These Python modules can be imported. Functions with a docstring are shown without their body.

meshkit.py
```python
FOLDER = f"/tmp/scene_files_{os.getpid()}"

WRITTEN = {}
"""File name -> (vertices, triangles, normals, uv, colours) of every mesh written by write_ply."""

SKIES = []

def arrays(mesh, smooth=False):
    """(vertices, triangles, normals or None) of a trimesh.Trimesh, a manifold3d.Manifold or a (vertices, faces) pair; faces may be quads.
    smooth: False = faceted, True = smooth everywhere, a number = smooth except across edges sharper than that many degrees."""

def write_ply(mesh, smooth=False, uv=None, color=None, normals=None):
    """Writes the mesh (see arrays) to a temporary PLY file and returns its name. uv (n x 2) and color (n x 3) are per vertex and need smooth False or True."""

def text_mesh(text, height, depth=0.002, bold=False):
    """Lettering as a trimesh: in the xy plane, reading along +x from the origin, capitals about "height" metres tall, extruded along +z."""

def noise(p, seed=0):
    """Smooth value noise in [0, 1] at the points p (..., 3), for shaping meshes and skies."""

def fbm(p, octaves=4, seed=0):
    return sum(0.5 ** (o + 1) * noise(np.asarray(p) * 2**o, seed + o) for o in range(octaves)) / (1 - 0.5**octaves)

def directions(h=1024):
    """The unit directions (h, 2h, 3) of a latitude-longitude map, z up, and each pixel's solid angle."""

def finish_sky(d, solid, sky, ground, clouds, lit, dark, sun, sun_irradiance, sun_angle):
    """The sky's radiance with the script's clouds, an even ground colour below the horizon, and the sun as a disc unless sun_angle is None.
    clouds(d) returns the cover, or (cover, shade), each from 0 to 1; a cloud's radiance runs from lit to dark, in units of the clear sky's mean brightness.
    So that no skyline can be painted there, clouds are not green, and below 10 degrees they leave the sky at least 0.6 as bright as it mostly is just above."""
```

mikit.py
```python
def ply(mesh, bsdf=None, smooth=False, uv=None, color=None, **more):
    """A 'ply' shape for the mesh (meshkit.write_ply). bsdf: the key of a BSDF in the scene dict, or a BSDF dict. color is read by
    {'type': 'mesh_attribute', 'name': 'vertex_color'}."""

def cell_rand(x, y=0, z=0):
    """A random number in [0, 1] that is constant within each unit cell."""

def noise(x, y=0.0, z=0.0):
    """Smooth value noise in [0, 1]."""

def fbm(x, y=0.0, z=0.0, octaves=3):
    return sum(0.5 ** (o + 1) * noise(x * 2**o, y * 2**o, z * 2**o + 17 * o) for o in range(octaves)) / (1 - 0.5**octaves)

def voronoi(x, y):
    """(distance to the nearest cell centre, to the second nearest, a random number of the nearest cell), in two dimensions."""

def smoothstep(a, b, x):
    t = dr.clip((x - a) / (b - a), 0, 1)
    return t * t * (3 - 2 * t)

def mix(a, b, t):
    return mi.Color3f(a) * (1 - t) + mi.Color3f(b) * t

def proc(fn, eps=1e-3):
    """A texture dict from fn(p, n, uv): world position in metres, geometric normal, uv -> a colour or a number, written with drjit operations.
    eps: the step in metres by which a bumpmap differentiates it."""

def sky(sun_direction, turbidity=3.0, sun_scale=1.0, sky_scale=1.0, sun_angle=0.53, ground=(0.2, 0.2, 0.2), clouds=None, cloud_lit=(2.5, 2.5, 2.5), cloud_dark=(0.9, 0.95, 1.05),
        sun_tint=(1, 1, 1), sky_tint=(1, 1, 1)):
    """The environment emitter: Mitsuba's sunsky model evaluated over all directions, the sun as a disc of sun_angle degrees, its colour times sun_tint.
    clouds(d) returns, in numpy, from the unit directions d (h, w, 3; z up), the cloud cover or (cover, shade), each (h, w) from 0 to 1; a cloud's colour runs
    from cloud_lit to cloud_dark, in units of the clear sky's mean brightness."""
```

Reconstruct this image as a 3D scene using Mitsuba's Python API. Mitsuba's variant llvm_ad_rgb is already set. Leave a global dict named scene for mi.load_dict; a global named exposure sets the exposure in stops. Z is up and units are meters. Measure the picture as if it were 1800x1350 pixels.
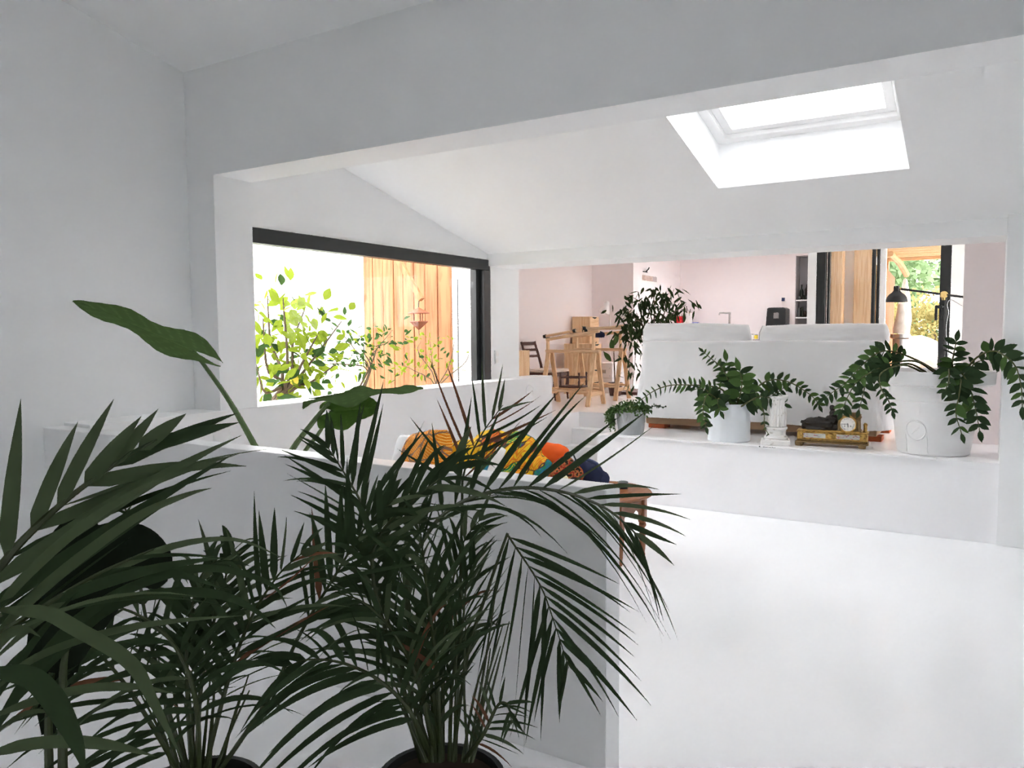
import math
import random
import numpy as np
import trimesh
import drjit as dr
import mitsuba as mi
import mikit
import meshkit
import shapely
from shapely.geometry import Polygon, box as sbox
from shapely.ops import unary_union

T = mi.ScalarTransform4f
scene, labels = {}, {}

# ------------------------------------------------------------------ camera, sky, exposure
# metres: x = away from the camera along the left wall, y = to the left, z = up (0 = landing floor)
EYE = np.array([0.0, 0.0, 1.55])
YAW, PITCH, ROLL, FPX = 0.55035, math.radians(3.8535), math.radians(-0.3668), 1351.4
_fw, _rt, _up = np.array([math.cos(YAW), math.sin(YAW), 0]), np.array([math.sin(YAW), -math.cos(YAW), 0]), np.array([0, 0, 1.0])
FWD = math.cos(PITCH) * _fw - math.sin(PITCH) * _up
_u0 = math.sin(PITCH) * _fw + math.cos(PITCH) * _up
RGT = math.cos(ROLL) * _rt + math.sin(ROLL) * _u0
UPV = -math.sin(ROLL) * _rt + math.cos(ROLL) * _u0
scene['camera'] = {'type': 'perspective', 'fov_axis': 'x', 'fov': 2 * math.degrees(math.atan(900 / FPX)), 'near_clip': 0.05, 'far_clip': 500.0,
                   'to_world': T().look_at(origin=EYE.tolist(), target=(EYE + FWD).tolist(), up=UPV.tolist())}
exposure = 3.43
scene['sky'] = mikit.sky((0.35, -0.45, 0.8), turbidity=4.0, sun_scale=0.0, sky_scale=1.0, ground=(0.45, 0.44, 0.42),
                         clouds=lambda d: np.ones(d.shape[:2]), cloud_lit=(6.0, 6.0, 6.1), cloud_dark=(1, 1, 1))

# ------------------------------------------------------------------ helpers
cat_ = trimesh.util.concatenate


def sight(px, py):
    """Direction (unit depth along the view axis) towards a place seen at px, py of the 1800 x 1350 photograph: a surveyor's sight line."""
    return FWD + (px - 900) / FPX * RGT + (675 - py) / FPX * UPV


def atd(px, py, d):
    return EYE + sight(px, py) * d


def atp(px, py, axis, val):
    r = sight(px, py)
    k = 'xyz'.index(axis)
    return EYE + r * ((val - EYE[k]) / r[k])


def depth(p):
    return float((np.asarray(p) - EYE) @ FWD)


def rgb(*c):
    return {'type': 'rgb', 'value': [float(x) for x in c]}


def mat(name, color, rough=0.5, spec=0.5, metal=0.0, bump=None, bump_scale=0.001, two=True, **kw):
    if not isinstance(color, dict):
        color = rgb(*color)
    b = {'type': 'principled', 'base_color': color, 'roughness': rough, 'metallic': metal, **kw}
    if metal == 0:
        b['specular'] = spec
    if bump is not None:
        b = {'type': 'bumpmap', 'arbitrary': mikit.proc(bump), 'scale': bump_scale, 'bsdf': b}
    if two:
        b = {'type': 'twosided', 'bsdf': b}
    scene['material_' + name] = b
    return name


def leafmat(name, color, trans=0.4, rough=0.45, spec=0.5):
    scene['material_' + name] = {'type': 'principledthin', 'base_color': color if isinstance(color, dict) else rgb(*color), 'roughness': rough, 'diff_trans': trans,
                   'eta': 1.45, 'spec_trans': 0.0}
    return name


_count = {}


def _num(key):
    n = _count.get(key, -1) + 1
    _count[key] = n
    return key if n == 0 else f'{key}_{n:03d}'


def add(name, mesh, m, parent=None, smooth=False, label=None, cat=None, group=None, kind=None, color=None, **kw):
    """One entry of the scene; with a parent it is a part of that thing."""
    key = _num(name if parent is None else parent + '__' + name)
    if isinstance(mesh, dict):
        scene[key] = dict(mesh, **kw)
    else:
        scene[key] = mikit.ply(mesh, 'material_' + m, smooth=smooth, color=color, **kw)
    tag(key, label, cat, group, kind)
    return key


def tag(key, label=None, cat=None, group=None, kind=None):
    d = {k: v for k, v in dict(label=label, category=cat, group=group, kind=kind).items() if v}
    if d:
        labels[key] = d


def thing(name, label, cat, group=None):
    key = _num(name)
    tag(key, label, cat, group)
    return key


def M(v, f):
    return trimesh.Trimesh(np.asarray(v, float), np.asarray(f, int), process=False)


def bx(x0, x1, y0, y1, z0, z1, c=0.0):
    """A box between two corners; c = chamfer of its edges."""
    if c <= 0:
        m = trimesh.creation.box(extents=(x1 - x0, y1 - y0, z1 - z0))
    else:
        c = min(c, (x1 - x0) * .45, (y1 - y0) * .45, (z1 - z0) * .45)
        e = np.array([x1 - x0, y1 - y0, z1 - z0]) / 2
        pts = []
        for s in np.ndindex(2, 2, 2):
            s = np.array(s) * 2 - 1
            for k in range(3):
                q = e - c
                q[k] = e[k]
                pts.append(s * q)
        m = trimesh.convex.convex_hull(np.array(pts))
    m.apply_translation(((x0 + x1) / 2, (y0 + y1) / 2, (z0 + z1) / 2))
    return m


def obox(center, size, rot=(0, 0, 0), c=0.002):
    """A box of given size about a centre, turned by rot (degrees about x, y, z, in this order)."""
    s = np.array(size) / 2
    m = bx(-s[0], s[0], -s[1], s[1], -s[2], s[2], c)
    R = trimesh.transformations.euler_matrix(*np.radians(rot))
    m.apply_transform(R)
    m.apply_translation(center)
    return m


def beam(p, q, w, h, c=0.002, up=(0, 0, 1)):
    """A squared bar from p to q, w wide and h high."""
    p, q = np.asarray(p, float), np.asarray(q, float)
    a = q - p
    L = np.linalg.norm(a)
    a /= L
    u = np.asarray(up, float)
    s = np.cross(u, a)
    if np.linalg.norm(s) < 1e-3:
        s = np.cross([1, 0, 0], a)
    s /= np.linalg.norm(s)
    t = np.cross(a, s)
    m = bx(-L / 2, L / 2, -w / 2, w / 2, -h / 2, h / 2, c)
    X = np.eye(4)
    X[:3, 0], X[:3, 1], X[:3, 2], X[:3, 3] = a, s, t, (p + q) / 2
    m.apply_transform(X)
    return m


def prism(poly, axis, a, b):
    """Extrudes a polygon from a to b. axis x: points are (y, z); y: (x, z); z: (x, y)."""
    if not isinstance(poly, shapely.Geometry):
        poly = Polygon(poly)
    m = cat_([trimesh.creation.extrude_polygon(g, b - a, engine='earcut') for g in getattr(poly, 'geoms', [poly])])
    v = np.array(m.vertices)
    f = np.array(m.faces)
    if axis == 'z':
        w = np.c_[v[:, 0], v[:, 1], v[:, 2] + a]
    elif axis == 'y':
        w = np.c_[v[:, 0], v[:, 2] + a, v[:, 1]]
        f = f[:, ::-1]
    else:
        w = np.c_[v[:, 2] + a, v[:, 0], v[:, 1]]
    return M(w, f)


def lathe(profile, center=(0, 0, 0), n=40):
    """Profile of (radius, z), open or closed; turned about z."""
    p = np.asarray(profile, float)
    k = len(p)
    a = np.arange(n) * 2 * np.pi / n
    v = np.stack([p[:, None, 0] * np.cos(a), p[:, None, 0] * np.sin(a), np.repeat(p[:, 1:2], n, 1)], -1).reshape(-1, 3) + np.asarray(center)
    f = []
    for i in range(k - 1):
        for j in range(n):
            j2 = (j + 1) % n
            q = [i * n + j, i * n + j2, (i + 1) * n + j2, (i + 1) * n + j]
            f += [[q[0], q[1], q[2]], [q[0], q[2], q[3]]]
    return M(v, f)


def turn(m, rot=(0, 0, 0), at=(0, 0, 0)):
    m = m.copy()
    m.apply_transform(trimesh.transformations.euler_matrix(*np.radians(rot)))
    m.apply_translation(at)
    return m


def spline(pts, n):
    """Catmull-Rom through points (any dimension)."""
    p = np.asarray(pts, float)
    if len(p) == 2:
        return p[0] + (p[1] - p[0]) * np.linspace(0, 1, n)[:, None]
    q = np.vstack([2 * p[0] - p[1], p, 2 * p[-1] - p[-2]])
    t = np.linspace(0, len(p) - 1 - 1e-9, n)
    i = t.astype(int)
    t = (t - i)[:, None]
    a, b, c, d = q[i], q[i + 1], q[i + 2], q[i + 3]
    return 0.5 * (2 * b + (c - a) * t + (2 * a - 5 * b + 4 * c - d) * t ** 2 + (3 * b - a - 3 * c + d) * t ** 3)


def tube(pts, r, sides=6, n=None, caps=True):
    p = np.asarray(pts, float)
    r = np.broadcast_to(np.asarray(r, float), (len(p),)) if np.ndim(r) else np.full(len(p), float(r))
    if n:
        r = np.interp(np.linspace(0, 1, n), np.linspace(0, 1, len(p)), r)
        p = spline(p, n)
    t = np.gradient(p, axis=0)
    t /= np.linalg.norm(t, axis=1, keepdims=True) + 1e-12
    a = np.cross(t[0], [0, 0, 1.0] if abs(t[0][2]) < .9 else [1.0, 0, 0])
    A = []
    for i in range(len(p)):
        a = a - (a @ t[i]) * t[i]
        a /= np.linalg.norm(a) + 1e-12
        A.append(a)
    A = np.array(A)
    B = np.cross(t, A)
    ang = np.arange(sides) * 2 * np.pi / sides
    v = p[:, None] + r[:, None, None] * (np.cos(ang)[None, :, None] * A[:, None] + np.sin(ang)[None, :, None] * B[:, None])
    f = []
    for i in range(len(p) - 1):
        for j in range(sides):
            k = (j + 1) % sides
            f += [[i * sides + j, i * sides + k, (i + 1) * sides + k], [i * sides + j, (i + 1) * sides + k, (i + 1) * sides + j]]
    v = v.reshape(-1, 3)
    if caps:
        n0 = len(v)
        v = np.vstack([v, p[0], p[-1]])
        for j in range(sides):
            k = (j + 1) % sides
            f += [[n0, k, j], [n0 + 1, (len(p) - 1) * sides + j, (len(p) - 1) * sides + k]]
    return M(v, f)


def blade(path, width, side, fold=0.25, prof=None):
    """A leaf along path (k x 3): width profile, side vectors across it, folded along the midrib."""
    p = np.asarray(path, float)
    k = len(p)
    s = np.linspace(0, 1, k)
    w = width * (prof(s) if prof else np.sin(np.pi * np.clip(s, .02, 1) ** .75) ** .8)
    t = np.gradient(p, axis=0)
    t /= np.linalg.norm(t, axis=1, keepdims=True) + 1e-12
    sd = np.broadcast_to(np.asarray(side, float), p.shape)
    sd = sd - (sd * t).sum(1, keepdims=True) * t
    sd = sd / (np.linalg.norm(sd, axis=1, keepdims=True) + 1e-12)
    nn = np.cross(t, sd)
    L = p + w[:, None] / 2 * (sd + fold * nn)
    R_ = p + w[:, None] / 2 * (-sd + fold * nn)
    v = np.stack([L, p, R_], 1).reshape(-1, 3)
    f = []
    for i in range(k - 1):
        for j in (0, 1):
            q = [i * 3 + j, i * 3 + j + 1, i * 3 + j + 4, i * 3 + j + 3]
            f += [[q[0], q[1], q[2]], [q[0], q[2], q[3]]]
    return M(v, f)


def unit(v):
    v = np.asarray(v, float)
    return v / (np.linalg.norm(v) + 1e-12)


noise, fbm, smoothstep, mixc, cell_rand = mikit.noise, mikit.fbm, mikit.smoothstep, mikit.mix, mikit.cell_rand

# ------------------------------------------------------------------ materials
mat('paint_white', (.855, .865, .87), .55, .3)
mat('paint_pink', (.86, .80, .80), .55, .3)
mat('floor_resin', (.90, .905, .92), .16, .5)
mat('lacquer_white', (.84, .845, .85), .3, .4)
mat('black_metal', (.012, .015, .016), .35, .5)
mat('white_metal', (.80, .80, .80), .35, .5)
mat('chrome', (.55, .54, .53), .25, metal=1.0)
scene['material_pane'] = {'type': 'thindielectric', 'int_ior': 1.5}
scene['material_pane_coated'] = {'type': 'thindielectric', 'int_ior': 1.1}


def wood_fn(axis, base, dark, scale=60.0, long=3.0):
    k = 'xyz'.index(axis)

    def fn(p, n, uv):
        c = [p.x, p.y, p.z]
        a = c[k]
        o = [c[i] for i in range(3) if i != k]
        g = fbm(o[0] * scale, o[1] * scale, a * long)
        kn = fbm(o[0] * 9 + 3, o[1] * 9, a * 4)
        t = dr.clip(.75 * smoothstep(.35, .7, g) + .55 * smoothstep(.66, .8, kn), 0, 1)
        return mixc(base, dark, t)
    return mikit.proc(fn)


mat('pine_x', wood_fn('x', (.74, .50, .30), (.60, .36, .19)), .5, .35)
mat('pine_y', wood_fn('y', (.76, .54, .34), (.62, .39, .21)), .5, .35)
mat('pine_z', wood_fn('z', (.76, .54, .33), (.62, .38, .20)), .5, .35)
mat('cladding_wood', wood_fn('z', (.42, .19, .085), (.27, .10, .04), 30, 1.6), .6, .3)
mat('beech', (.66, .40, .22), .45, .4)
mat('beech_pale', (.72, .50, .31), .45, .4)
mat('dark_wood', (.07, .025, .018), .35, .5)

# ------------------------------------------------------------------ the setting
ZF = -0.162      # lower floor
SIDE_WINDOWS = [(-2.7, 1.0, -1.4, 2.1)]   # x, z from; x, z to
ZU = 0.487       # upper floor (the kitchen's and the raised platform)


def roof(x):
    return 4.167 - 0.244 * x


def struct(name, mesh, m, smooth=False, parent=None, label=None):
    return add(name, mesh, m, parent, smooth, label=label, kind=None if parent else 'structure')


struct('floor_lower', bx(-3.3, 9.6, -4.2, 4.9, ZF - .2, ZF), 'floor_resin', label='glossy white resin floor')
struct('floor_landing', bx(-3.0, 2.394, 1.092, 4.714, ZF + .001, 0, .004), 'floor_resin', label='pale floor of the landing behind the half wall')
up = unary_union([sbox(7.148, -4.2, 10.05, 3.361), sbox(9.17, 3.361, 15.7, 6.36), sbox(10.05, 1.70, 15.7, 3.4), sbox(7.86, 4.58, 9.2, 6.36)])
struct('floor_upper', prism(up, 'z', ZF + .002, ZU), 'floor_resin', label='raised white floor under the sofa and the kitchen')
st = thing('stair_1', None, None)
tag('stair_1', 'white steps up to the kitchen floor', kind='structure')
for a, b, z in ((8.93, 9.168, .285), (8.68, 8.93, .09)):
    add('step', prism([(a + .0, ZF + .002), (b, ZF + .002), (b, z), (a + .03, z)], 'y', 3.363, 4.578), 'floor_resin', 'stair_1')

# left wall, one plane through both rooms, with the garden window's opening
wl = Polygon([(-3.0, ZF), (7.85, ZF), (7.85, 3.3), (4.0, 3.3 + .0), (3.55, roof(3.55)), (-3.0, roof(-3.0))])
wl = Polygon([(-3.0, ZF), (7.85, ZF), (7.85, roof(7.85) + .6), (7.3, roof(7.3)), (-3.0, roof(-3.0))]).difference(sbox(3.80, 1.0, 7.215, 2.35))
struct('wall_left', prism(wl, 'y', 4.715, 5.0), 'paint_white')
struct('wall_low', bx(2.513, 8.165, 4.44, 4.714, ZF + .001, 1.0256, .004), 'lacquer_white', label='low white parapet along the garden window')
struct('wall_partition', bx(2.395, 2.512, 1.092, 4.714, ZF + .001, 1.007, .003), 'lacquer_white', label='white half wall around the landing')
# first header beam with its stub on the left
struct('wall_header', cat_([prism([(3.42, 2.615), (3.733, 2.615), (3.733, roof(3.733)), (3.42, roof(3.42))], 'y', -4.0, 4.714),
                            bx(3.42, 3.733, 4.438, 4.714, 1.026, 2.615)]), 'paint_white', label='wide white header beam with its short wall stub')
# second header, over the step up to the kitchen, and the pier on the right
struct('wall_header_kitchen', prism([(7.178, 2.28), (7.73, 2.28), (7.73, 3.2), (7.3, 3.2), (7.178, roof(7.178))], 'y', -.13, 4.714), 'paint_white')
struct('wall_pier', prism([(7.11, ZF + .002), (7.73, ZF + .002), (7.73, 3.2), (7.3, 3.2), (7.11, roof(7.11))], 'y', -4.0, -.131), 'paint_white')
# the sloping ceiling with the roof window's shaft
SX0, SX1, SY0, SY1 = 4.0, 6.12, .48, 1.83
th = .42
RW = [(SX0, SX1, SY0, SY1), (0.95, 2.05, 1.6, 2.9)]      # the roof window in view, and its fellow over the viewer's side
roof_plan = sbox(-3.3, -4.2, 7.6, 5.0).difference(unary_union([sbox(a, c, b, d) for a, b, c, d in RW]))
cm_ = prism(roof_plan, 'z', 0, th)
cm_ = M(cm_.vertices + np.c_[np.zeros((len(cm_.vertices), 2)), roof(cm_.vertices[:, 0])], cm_.faces)
struct('ceiling', cm_, 'paint_white')
def slope_box(x0, x1, y0, y1, h0, h1):
    return prism([(x0, roof(x0) + h0), (x1, roof(x1) + h0), (x1, roof(x1) + h1), (x0, roof(x0) + h1)], 'y', y0, y1)


def slope_ring(x0, x1, y0, y1, w, h0, h1):
    return cat_([slope_box(x0, x0 + w, y0, y1, h0, h1), slope_box(x1 - w, x1, y0, y1, h0, h1), slope_box(x0 + w, x1 - w, y0, y0 + w, h0, h1), slope_box(x0 + w, x1 - w, y1 - w, y1, h0, h1)])


for k, (a, b, c, d) in enumerate(RW):
    w1 = thing(f'window_{(1, 9)[k]}', None, None)
    tag(w1, ('white framed roof window in the sloping ceiling', 'second roof window, over the landing side')[k], kind='structure')
    add('frame', slope_ring(a, b, c, d, .075, .34, .44), 'white_metal', w1)
    add('sash', slope_ring(a + .083, b - .083, c + .083, d - .083, .06, .37, .46), 'white_metal', w1)
    add('pane', prism([(a + .1, roof(a + .1) + .41), (b - .1, roof(b - .1) + .41), (b - .1, roof(b - .1) + .414), (a + .1, roof(a + .1) + .414)], 'y', c + .1, d - .1), 'pane', w1)
# garden window: black frame and one sheet of glass
w2 = thing('window_2', None, None)
tag(w2, 'wide black framed window onto the garden', kind='structure')
add('frame', bx(3.80, 7.215, 4.700, 4.80, 2.235, 2.35, .003), 'black_metal', w2)
add('frame', bx(7.09, 7.22, 4.702, 4.82, 1.0, 2.234, .003), 'black_metal', w2)
add('frame', bx(7.02, 7.09, 4.76, 4.84, 1.0, 2.26, .003), 'black_metal', w2)
add('frame', bx(3.80, 3.86, 4.74, 4.80, 1.0, 2.234, .003), 'black_metal', w2)
add('sill', bx(3.80, 7.09, 4.715, 5.0, .985, 1.0), 'lacquer_white', w2)
add('pane', bx(3.84, 7.05, 4.775, 4.779, .99, 2.25), 'pane_coated', w2)
# kitchen shell
NY0, NY1 = 15.75 * math.tan(YAW - math.atan((1420 - 900) / FPX)), 15.75 * math.tan(YAW - math.atan((1396 - 900) / FPX))
struct('wall_kitchen_left', bx(7.85, 13.2, 6.32, 6.9, ZF, 3.2), 'paint_pink')
struct('wall_kitchen_near', bx(7.851, 8.0, 5.0, 6.32, ZF, 3.2), 'paint_pink')
struct('wall_kitchen_block', bx(13.2, 16.0, 5.49, 6.9, ZF, 3.2), 'paint_pink')
kb = sbox(1.6, ZF, 5.49, 3.2).difference(sbox(NY0, ZU + .06, NY1, 3.0))
struct('wall_kitchen_back', prism(kb, 'x', 15.75, 16.15), 'paint_pink')
struct('wall_kitchen_niche', bx(16.15, 16.2, NY0 - .1, NY1 + .1, ZF, 3.2), 'paint_pink')
kr = sbox(10.1, ZF, 15.75, 3.2).difference(sbox(10.5, ZU, 15.0, 2.75))
struct('wall_kitchen_right', prism(kr, 'y', 1.70, 1.86), 'paint_pink')
KROOF = [sbox(12.9, 2.8, 14.5, 4.6)]
struct('ceiling_kitchen', prism(sbox(7.5, -4.2, 16.2, 6.9).difference(unary_union(KROOF)), 'z', 3.2, 3.4), 'paint_white')
for k, g in enumerate(KROOF):
    w = thing(f'window_{k + 7}', None, None)
    tag(w, 'roof light of the kitchen', kind='structure')
    a, b, c, d = g.bounds
    add('frame', prism(g.buffer(.02, join_style=2).difference(g.buffer(-.06, join_style=2)), 'z', 3.401, 3.46), 'white_metal', w)
    add('pane', bx(a + .05, c - .05, b + .05, d - .05, 3.42, 3.424), 'pane', w)
struct('wall_right_return', bx(8.3, 8.5, -4.0, .177, ZU + .001, 3.2), 'paint_pink')
# closing the room out of view
struct('wall_back', bx(-3.3, -3.0, -4.2, 5.0, ZF, 5.4), 'paint_white')
wr = Polygon([(-3.0, ZF), (7.11, ZF), (7.11, roof(7.11)), (-3.0, roof(-3.0))]).difference(unary_union([sbox(*o) for o in SIDE_WINDOWS]))
struct('wall_right', prism(wr, 'y', -4.2, -4.0), 'paint_white')
for k, (a, b, c, d) in enumerate(SIDE_WINDOWS):
    w = thing(f'window_{k + 4}', None, None)
    tag(w, 'side window of the room beside the viewer', kind='structure')
    add('frame', cat_([bx(a, c, -4.12, -4.06, b, b + .05), bx(a, c, -4.12, -4.06, d - .05, d), bx(a, a + .05, -4.12, -4.06, b + .05, d - .05), bx(c - .05, c, -4.12, -4.06, b + .05, d - .05)]), 'black_metal', w)
    add('pane', bx(a + .04, c - .04, -4.092, -4.088, b + .04, d - .04), 'pane', w)
struct('baseboard_kitchen', cat_([bx(13.185, 13.2, 5.49, 6.32, ZU + .001, ZU + .09), bx(13.185, 15.75, 5.475, 5.49, ZU + .001, ZU + .09)]), 'lacquer_white')

# ------------------------------------------------------------------ glazed doors of the kitchen, terrace and garden
def yk(px, x):
    return x * math.tan(YAW - math.atan((px - 900) / FPX))


XD = 10.0
d1 = thing('door_1', None, None)
tag(d1, 'black framed glazed sliding doors onto the terrace', kind='structure')


def dbar(p0, p1, z0=ZU + .001, z1=2.7, x0=XD - .05, x1=XD + .05, m='black_metal', name='frame'):
    return add(name, bx(x0, x1, yk(p1, XD), yk(p0, XD), z0, z1, .004), m, d1)


dbar(1434, 1450)
dbar(1451.5, 1456, x0=XD, x1=XD + .09)
dbar(1530, 1536)
dbar(1537.5, 1543, x0=XD + .0, x1=XD + .09)
dbar(1649, 1668)
add('top_rail', bx(XD - .05, XD + .05, yk(1649, XD), yk(1434, XD), 2.7, 2.78), 'black_metal', d1)
add('track', bx(XD - .04, XD + .06, yk(1649, XD), yk(1434, XD), ZU + .001, ZU + .02), 'black_metal', d1)
add('pane', bx(XD + .03, XD + .034, yk(1533, XD), yk(1454, XD), ZU + .02, 2.7), 'pane', d1)
hz = [atp(1655, 536, 'x', XD - .06)[2], atp(1655, 563, 'x', XD - .06)[2]]
hy = yk(1655, XD - .08)
add('handle', cat_([bx(XD - .075, XD - .05, hy - .02, hy + .025, hz[1], hz[0], .004), bx(XD - .115, XD - .07, hy - .012, hy + .012, hz[0] - .035, hz[0] - .01, .004),
                    bx(XD - .12, XD - .1, hy, hy + .075, hz[0] - .04, hz[0] - .005, .004), bx(XD - .12, XD - .1, hy + .05, hy + .077, hz[1] - .0, hz[0] - .01, .004)]), 'black_metal', d1)
struct('wall_doors', cat_([bx(XD - .05, XD + .12, -.6, yk(1668, XD), ZU + .001, 3.2), bx(XD - .05, XD + .12, yk(1668, XD), 1.75, 2.78, 3.2),
                           bx(XD - .05, XD + .12, yk(1434, XD), 1.86, ZU + .001, 3.2), bx(XD + .03, XD + .12, yk(1553, XD), yk(1543, XD), ZU + .001, 2.78)]), 'paint_white')
# kitchen's own glazing on the terrace side
w3 = thing('window_3', None, None)
tag(w3, 'glazed side of the kitchen on the terrace', kind='structure')
for x in (10.5, 12.7, 14.92):
    add('frame', bx(x, x + .08, 1.75, 1.82, ZU, 2.75), 'black_metal', w3)
add('pane', bx(10.58, 14.92, 1.784, 1.788, ZU, 2.75), 'pane', w3)

mat('terrace_stone', (.60, .56, .50), .8, .2)
mat('garden_soil', (.20, .16, .12), .9, .1)
mat('grass_ground', (.16, .20, .07), .9, .1)
mat('render_white', (.82, .82, .80), .8, .2)
mat('rough_concrete', mikit.proc(lambda p, n, uv: mixc((.42, .41, .39), (.72, .71, .69), fbm(p.x * 14, p.y * 14, p.z * 14, 4))), .9, .1)
struct('floor_terrace', bx(10.13, 17.5, -6.0, 1.58, ZU - .25, ZU - .02), 'terrace_stone')
struct('floor_garden', cat_([bx(17.5, 60, -40, 30, -.5, ZU - .06), bx(-12, 17.5, 6.95, 30, -.9, -.4)]), 'grass_ground')
struct('floor_courtyard', bx(-4, 7.85, 5.0, 12.0, -.5, .25), 'garden_soil')

post_lab = ['pale knotty timber post beside the black door frame', 'orange timber post outside the glass, second from the black frame']
for k, (p0, p1, x) in enumerate(((1456, 1478, 10.55), (1498, 1530, 10.7))):
    add('timber_post', bx(x, x + .2, yk(p1, x), yk(p0, x), ZU - .019, 2.74, .006), 'pine_z', label=post_lab[k], cat='post')
add('wall_panel', bx(10.85, 10.9, yk(1499, 10.85), yk(1477, 10.85), ZU - .019, 2.74, .003), 'paint_white', label='grey white wall panel between the two timber posts', cat='panel')

# terrace roof: boards and the beam at its edge
tr = thing('terrace_roof', 'timber board roof over the terrace with an edge beam', 'roof')
for k in range(11):
    x = 12.15 + k * .205
    add('board', bx(x, x + .2, -.6, 1.55, 2.75 + .004 * (k % 2), 2.79, .004), 'pine_y', tr)
add('edge_beam', bx(14.42, 14.52, -.6, 1.55, 2.70, 2.95, .006), 'pine_y', tr)
add('curved_brace', tube([(13.2, 1.27, 2.72), (13.6, 1.26, 2.70), (14.0, 1.2, 2.62), (14.3, 1.12, 2.45)], .05, 8, 14), 'pine_y', tr)
add('post', bx(14.38, 14.5, -.55, -.43, ZU - .019, 2.7, .005), 'pine_z', tr)
add('post', bx(14.38, 14.5, 1.40, 1.52, ZU - .019, 2.7, .005), 'pine_z', tr)
sc_ = thing('slat_screen', 'upright timber slat screen along the side of the terrace', 'screen')
for k in range(16):
    x = 11.2 + k * .18
    y = 1.15 + (x - 11.2) * .043
    add('slat', bx(x, x + .13, y, y + .04, ZU + .03, 2.40, .004), 'cladding_wood', sc_)
add('rail', beam((11.2, 1.205, .7), (14.1, 1.33, .7), .03, .06), 'pine_x', sc_)
add('rail', beam((11.2, 1.205, 2.1), (14.1, 1.33, 2.1), .03, .06), 'pine_x', sc_)
for x, y in ((11.21, 1.225), (14.07, 1.35)):
    add('post', bx(x, x + .06, y, y + .06, ZU - .019, 2.4), 'pine_z', sc_)

# ------------------------------------------------------------------ leaves
leafmat('leaf_lemon', (.25, .33, .035), .6)
leafmat('leaf_lemon_dark', (.05, .10, .03), .4)
leafmat('leaf_hedge', (.34, .29, .12), .5)
leafmat('leaf_tree', (.24, .33, .18), .5)
mat('bark', (.12, .09, .06), .8, .2)
mat('bark_pale', (.22, .17, .12), .8, .2)


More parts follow.
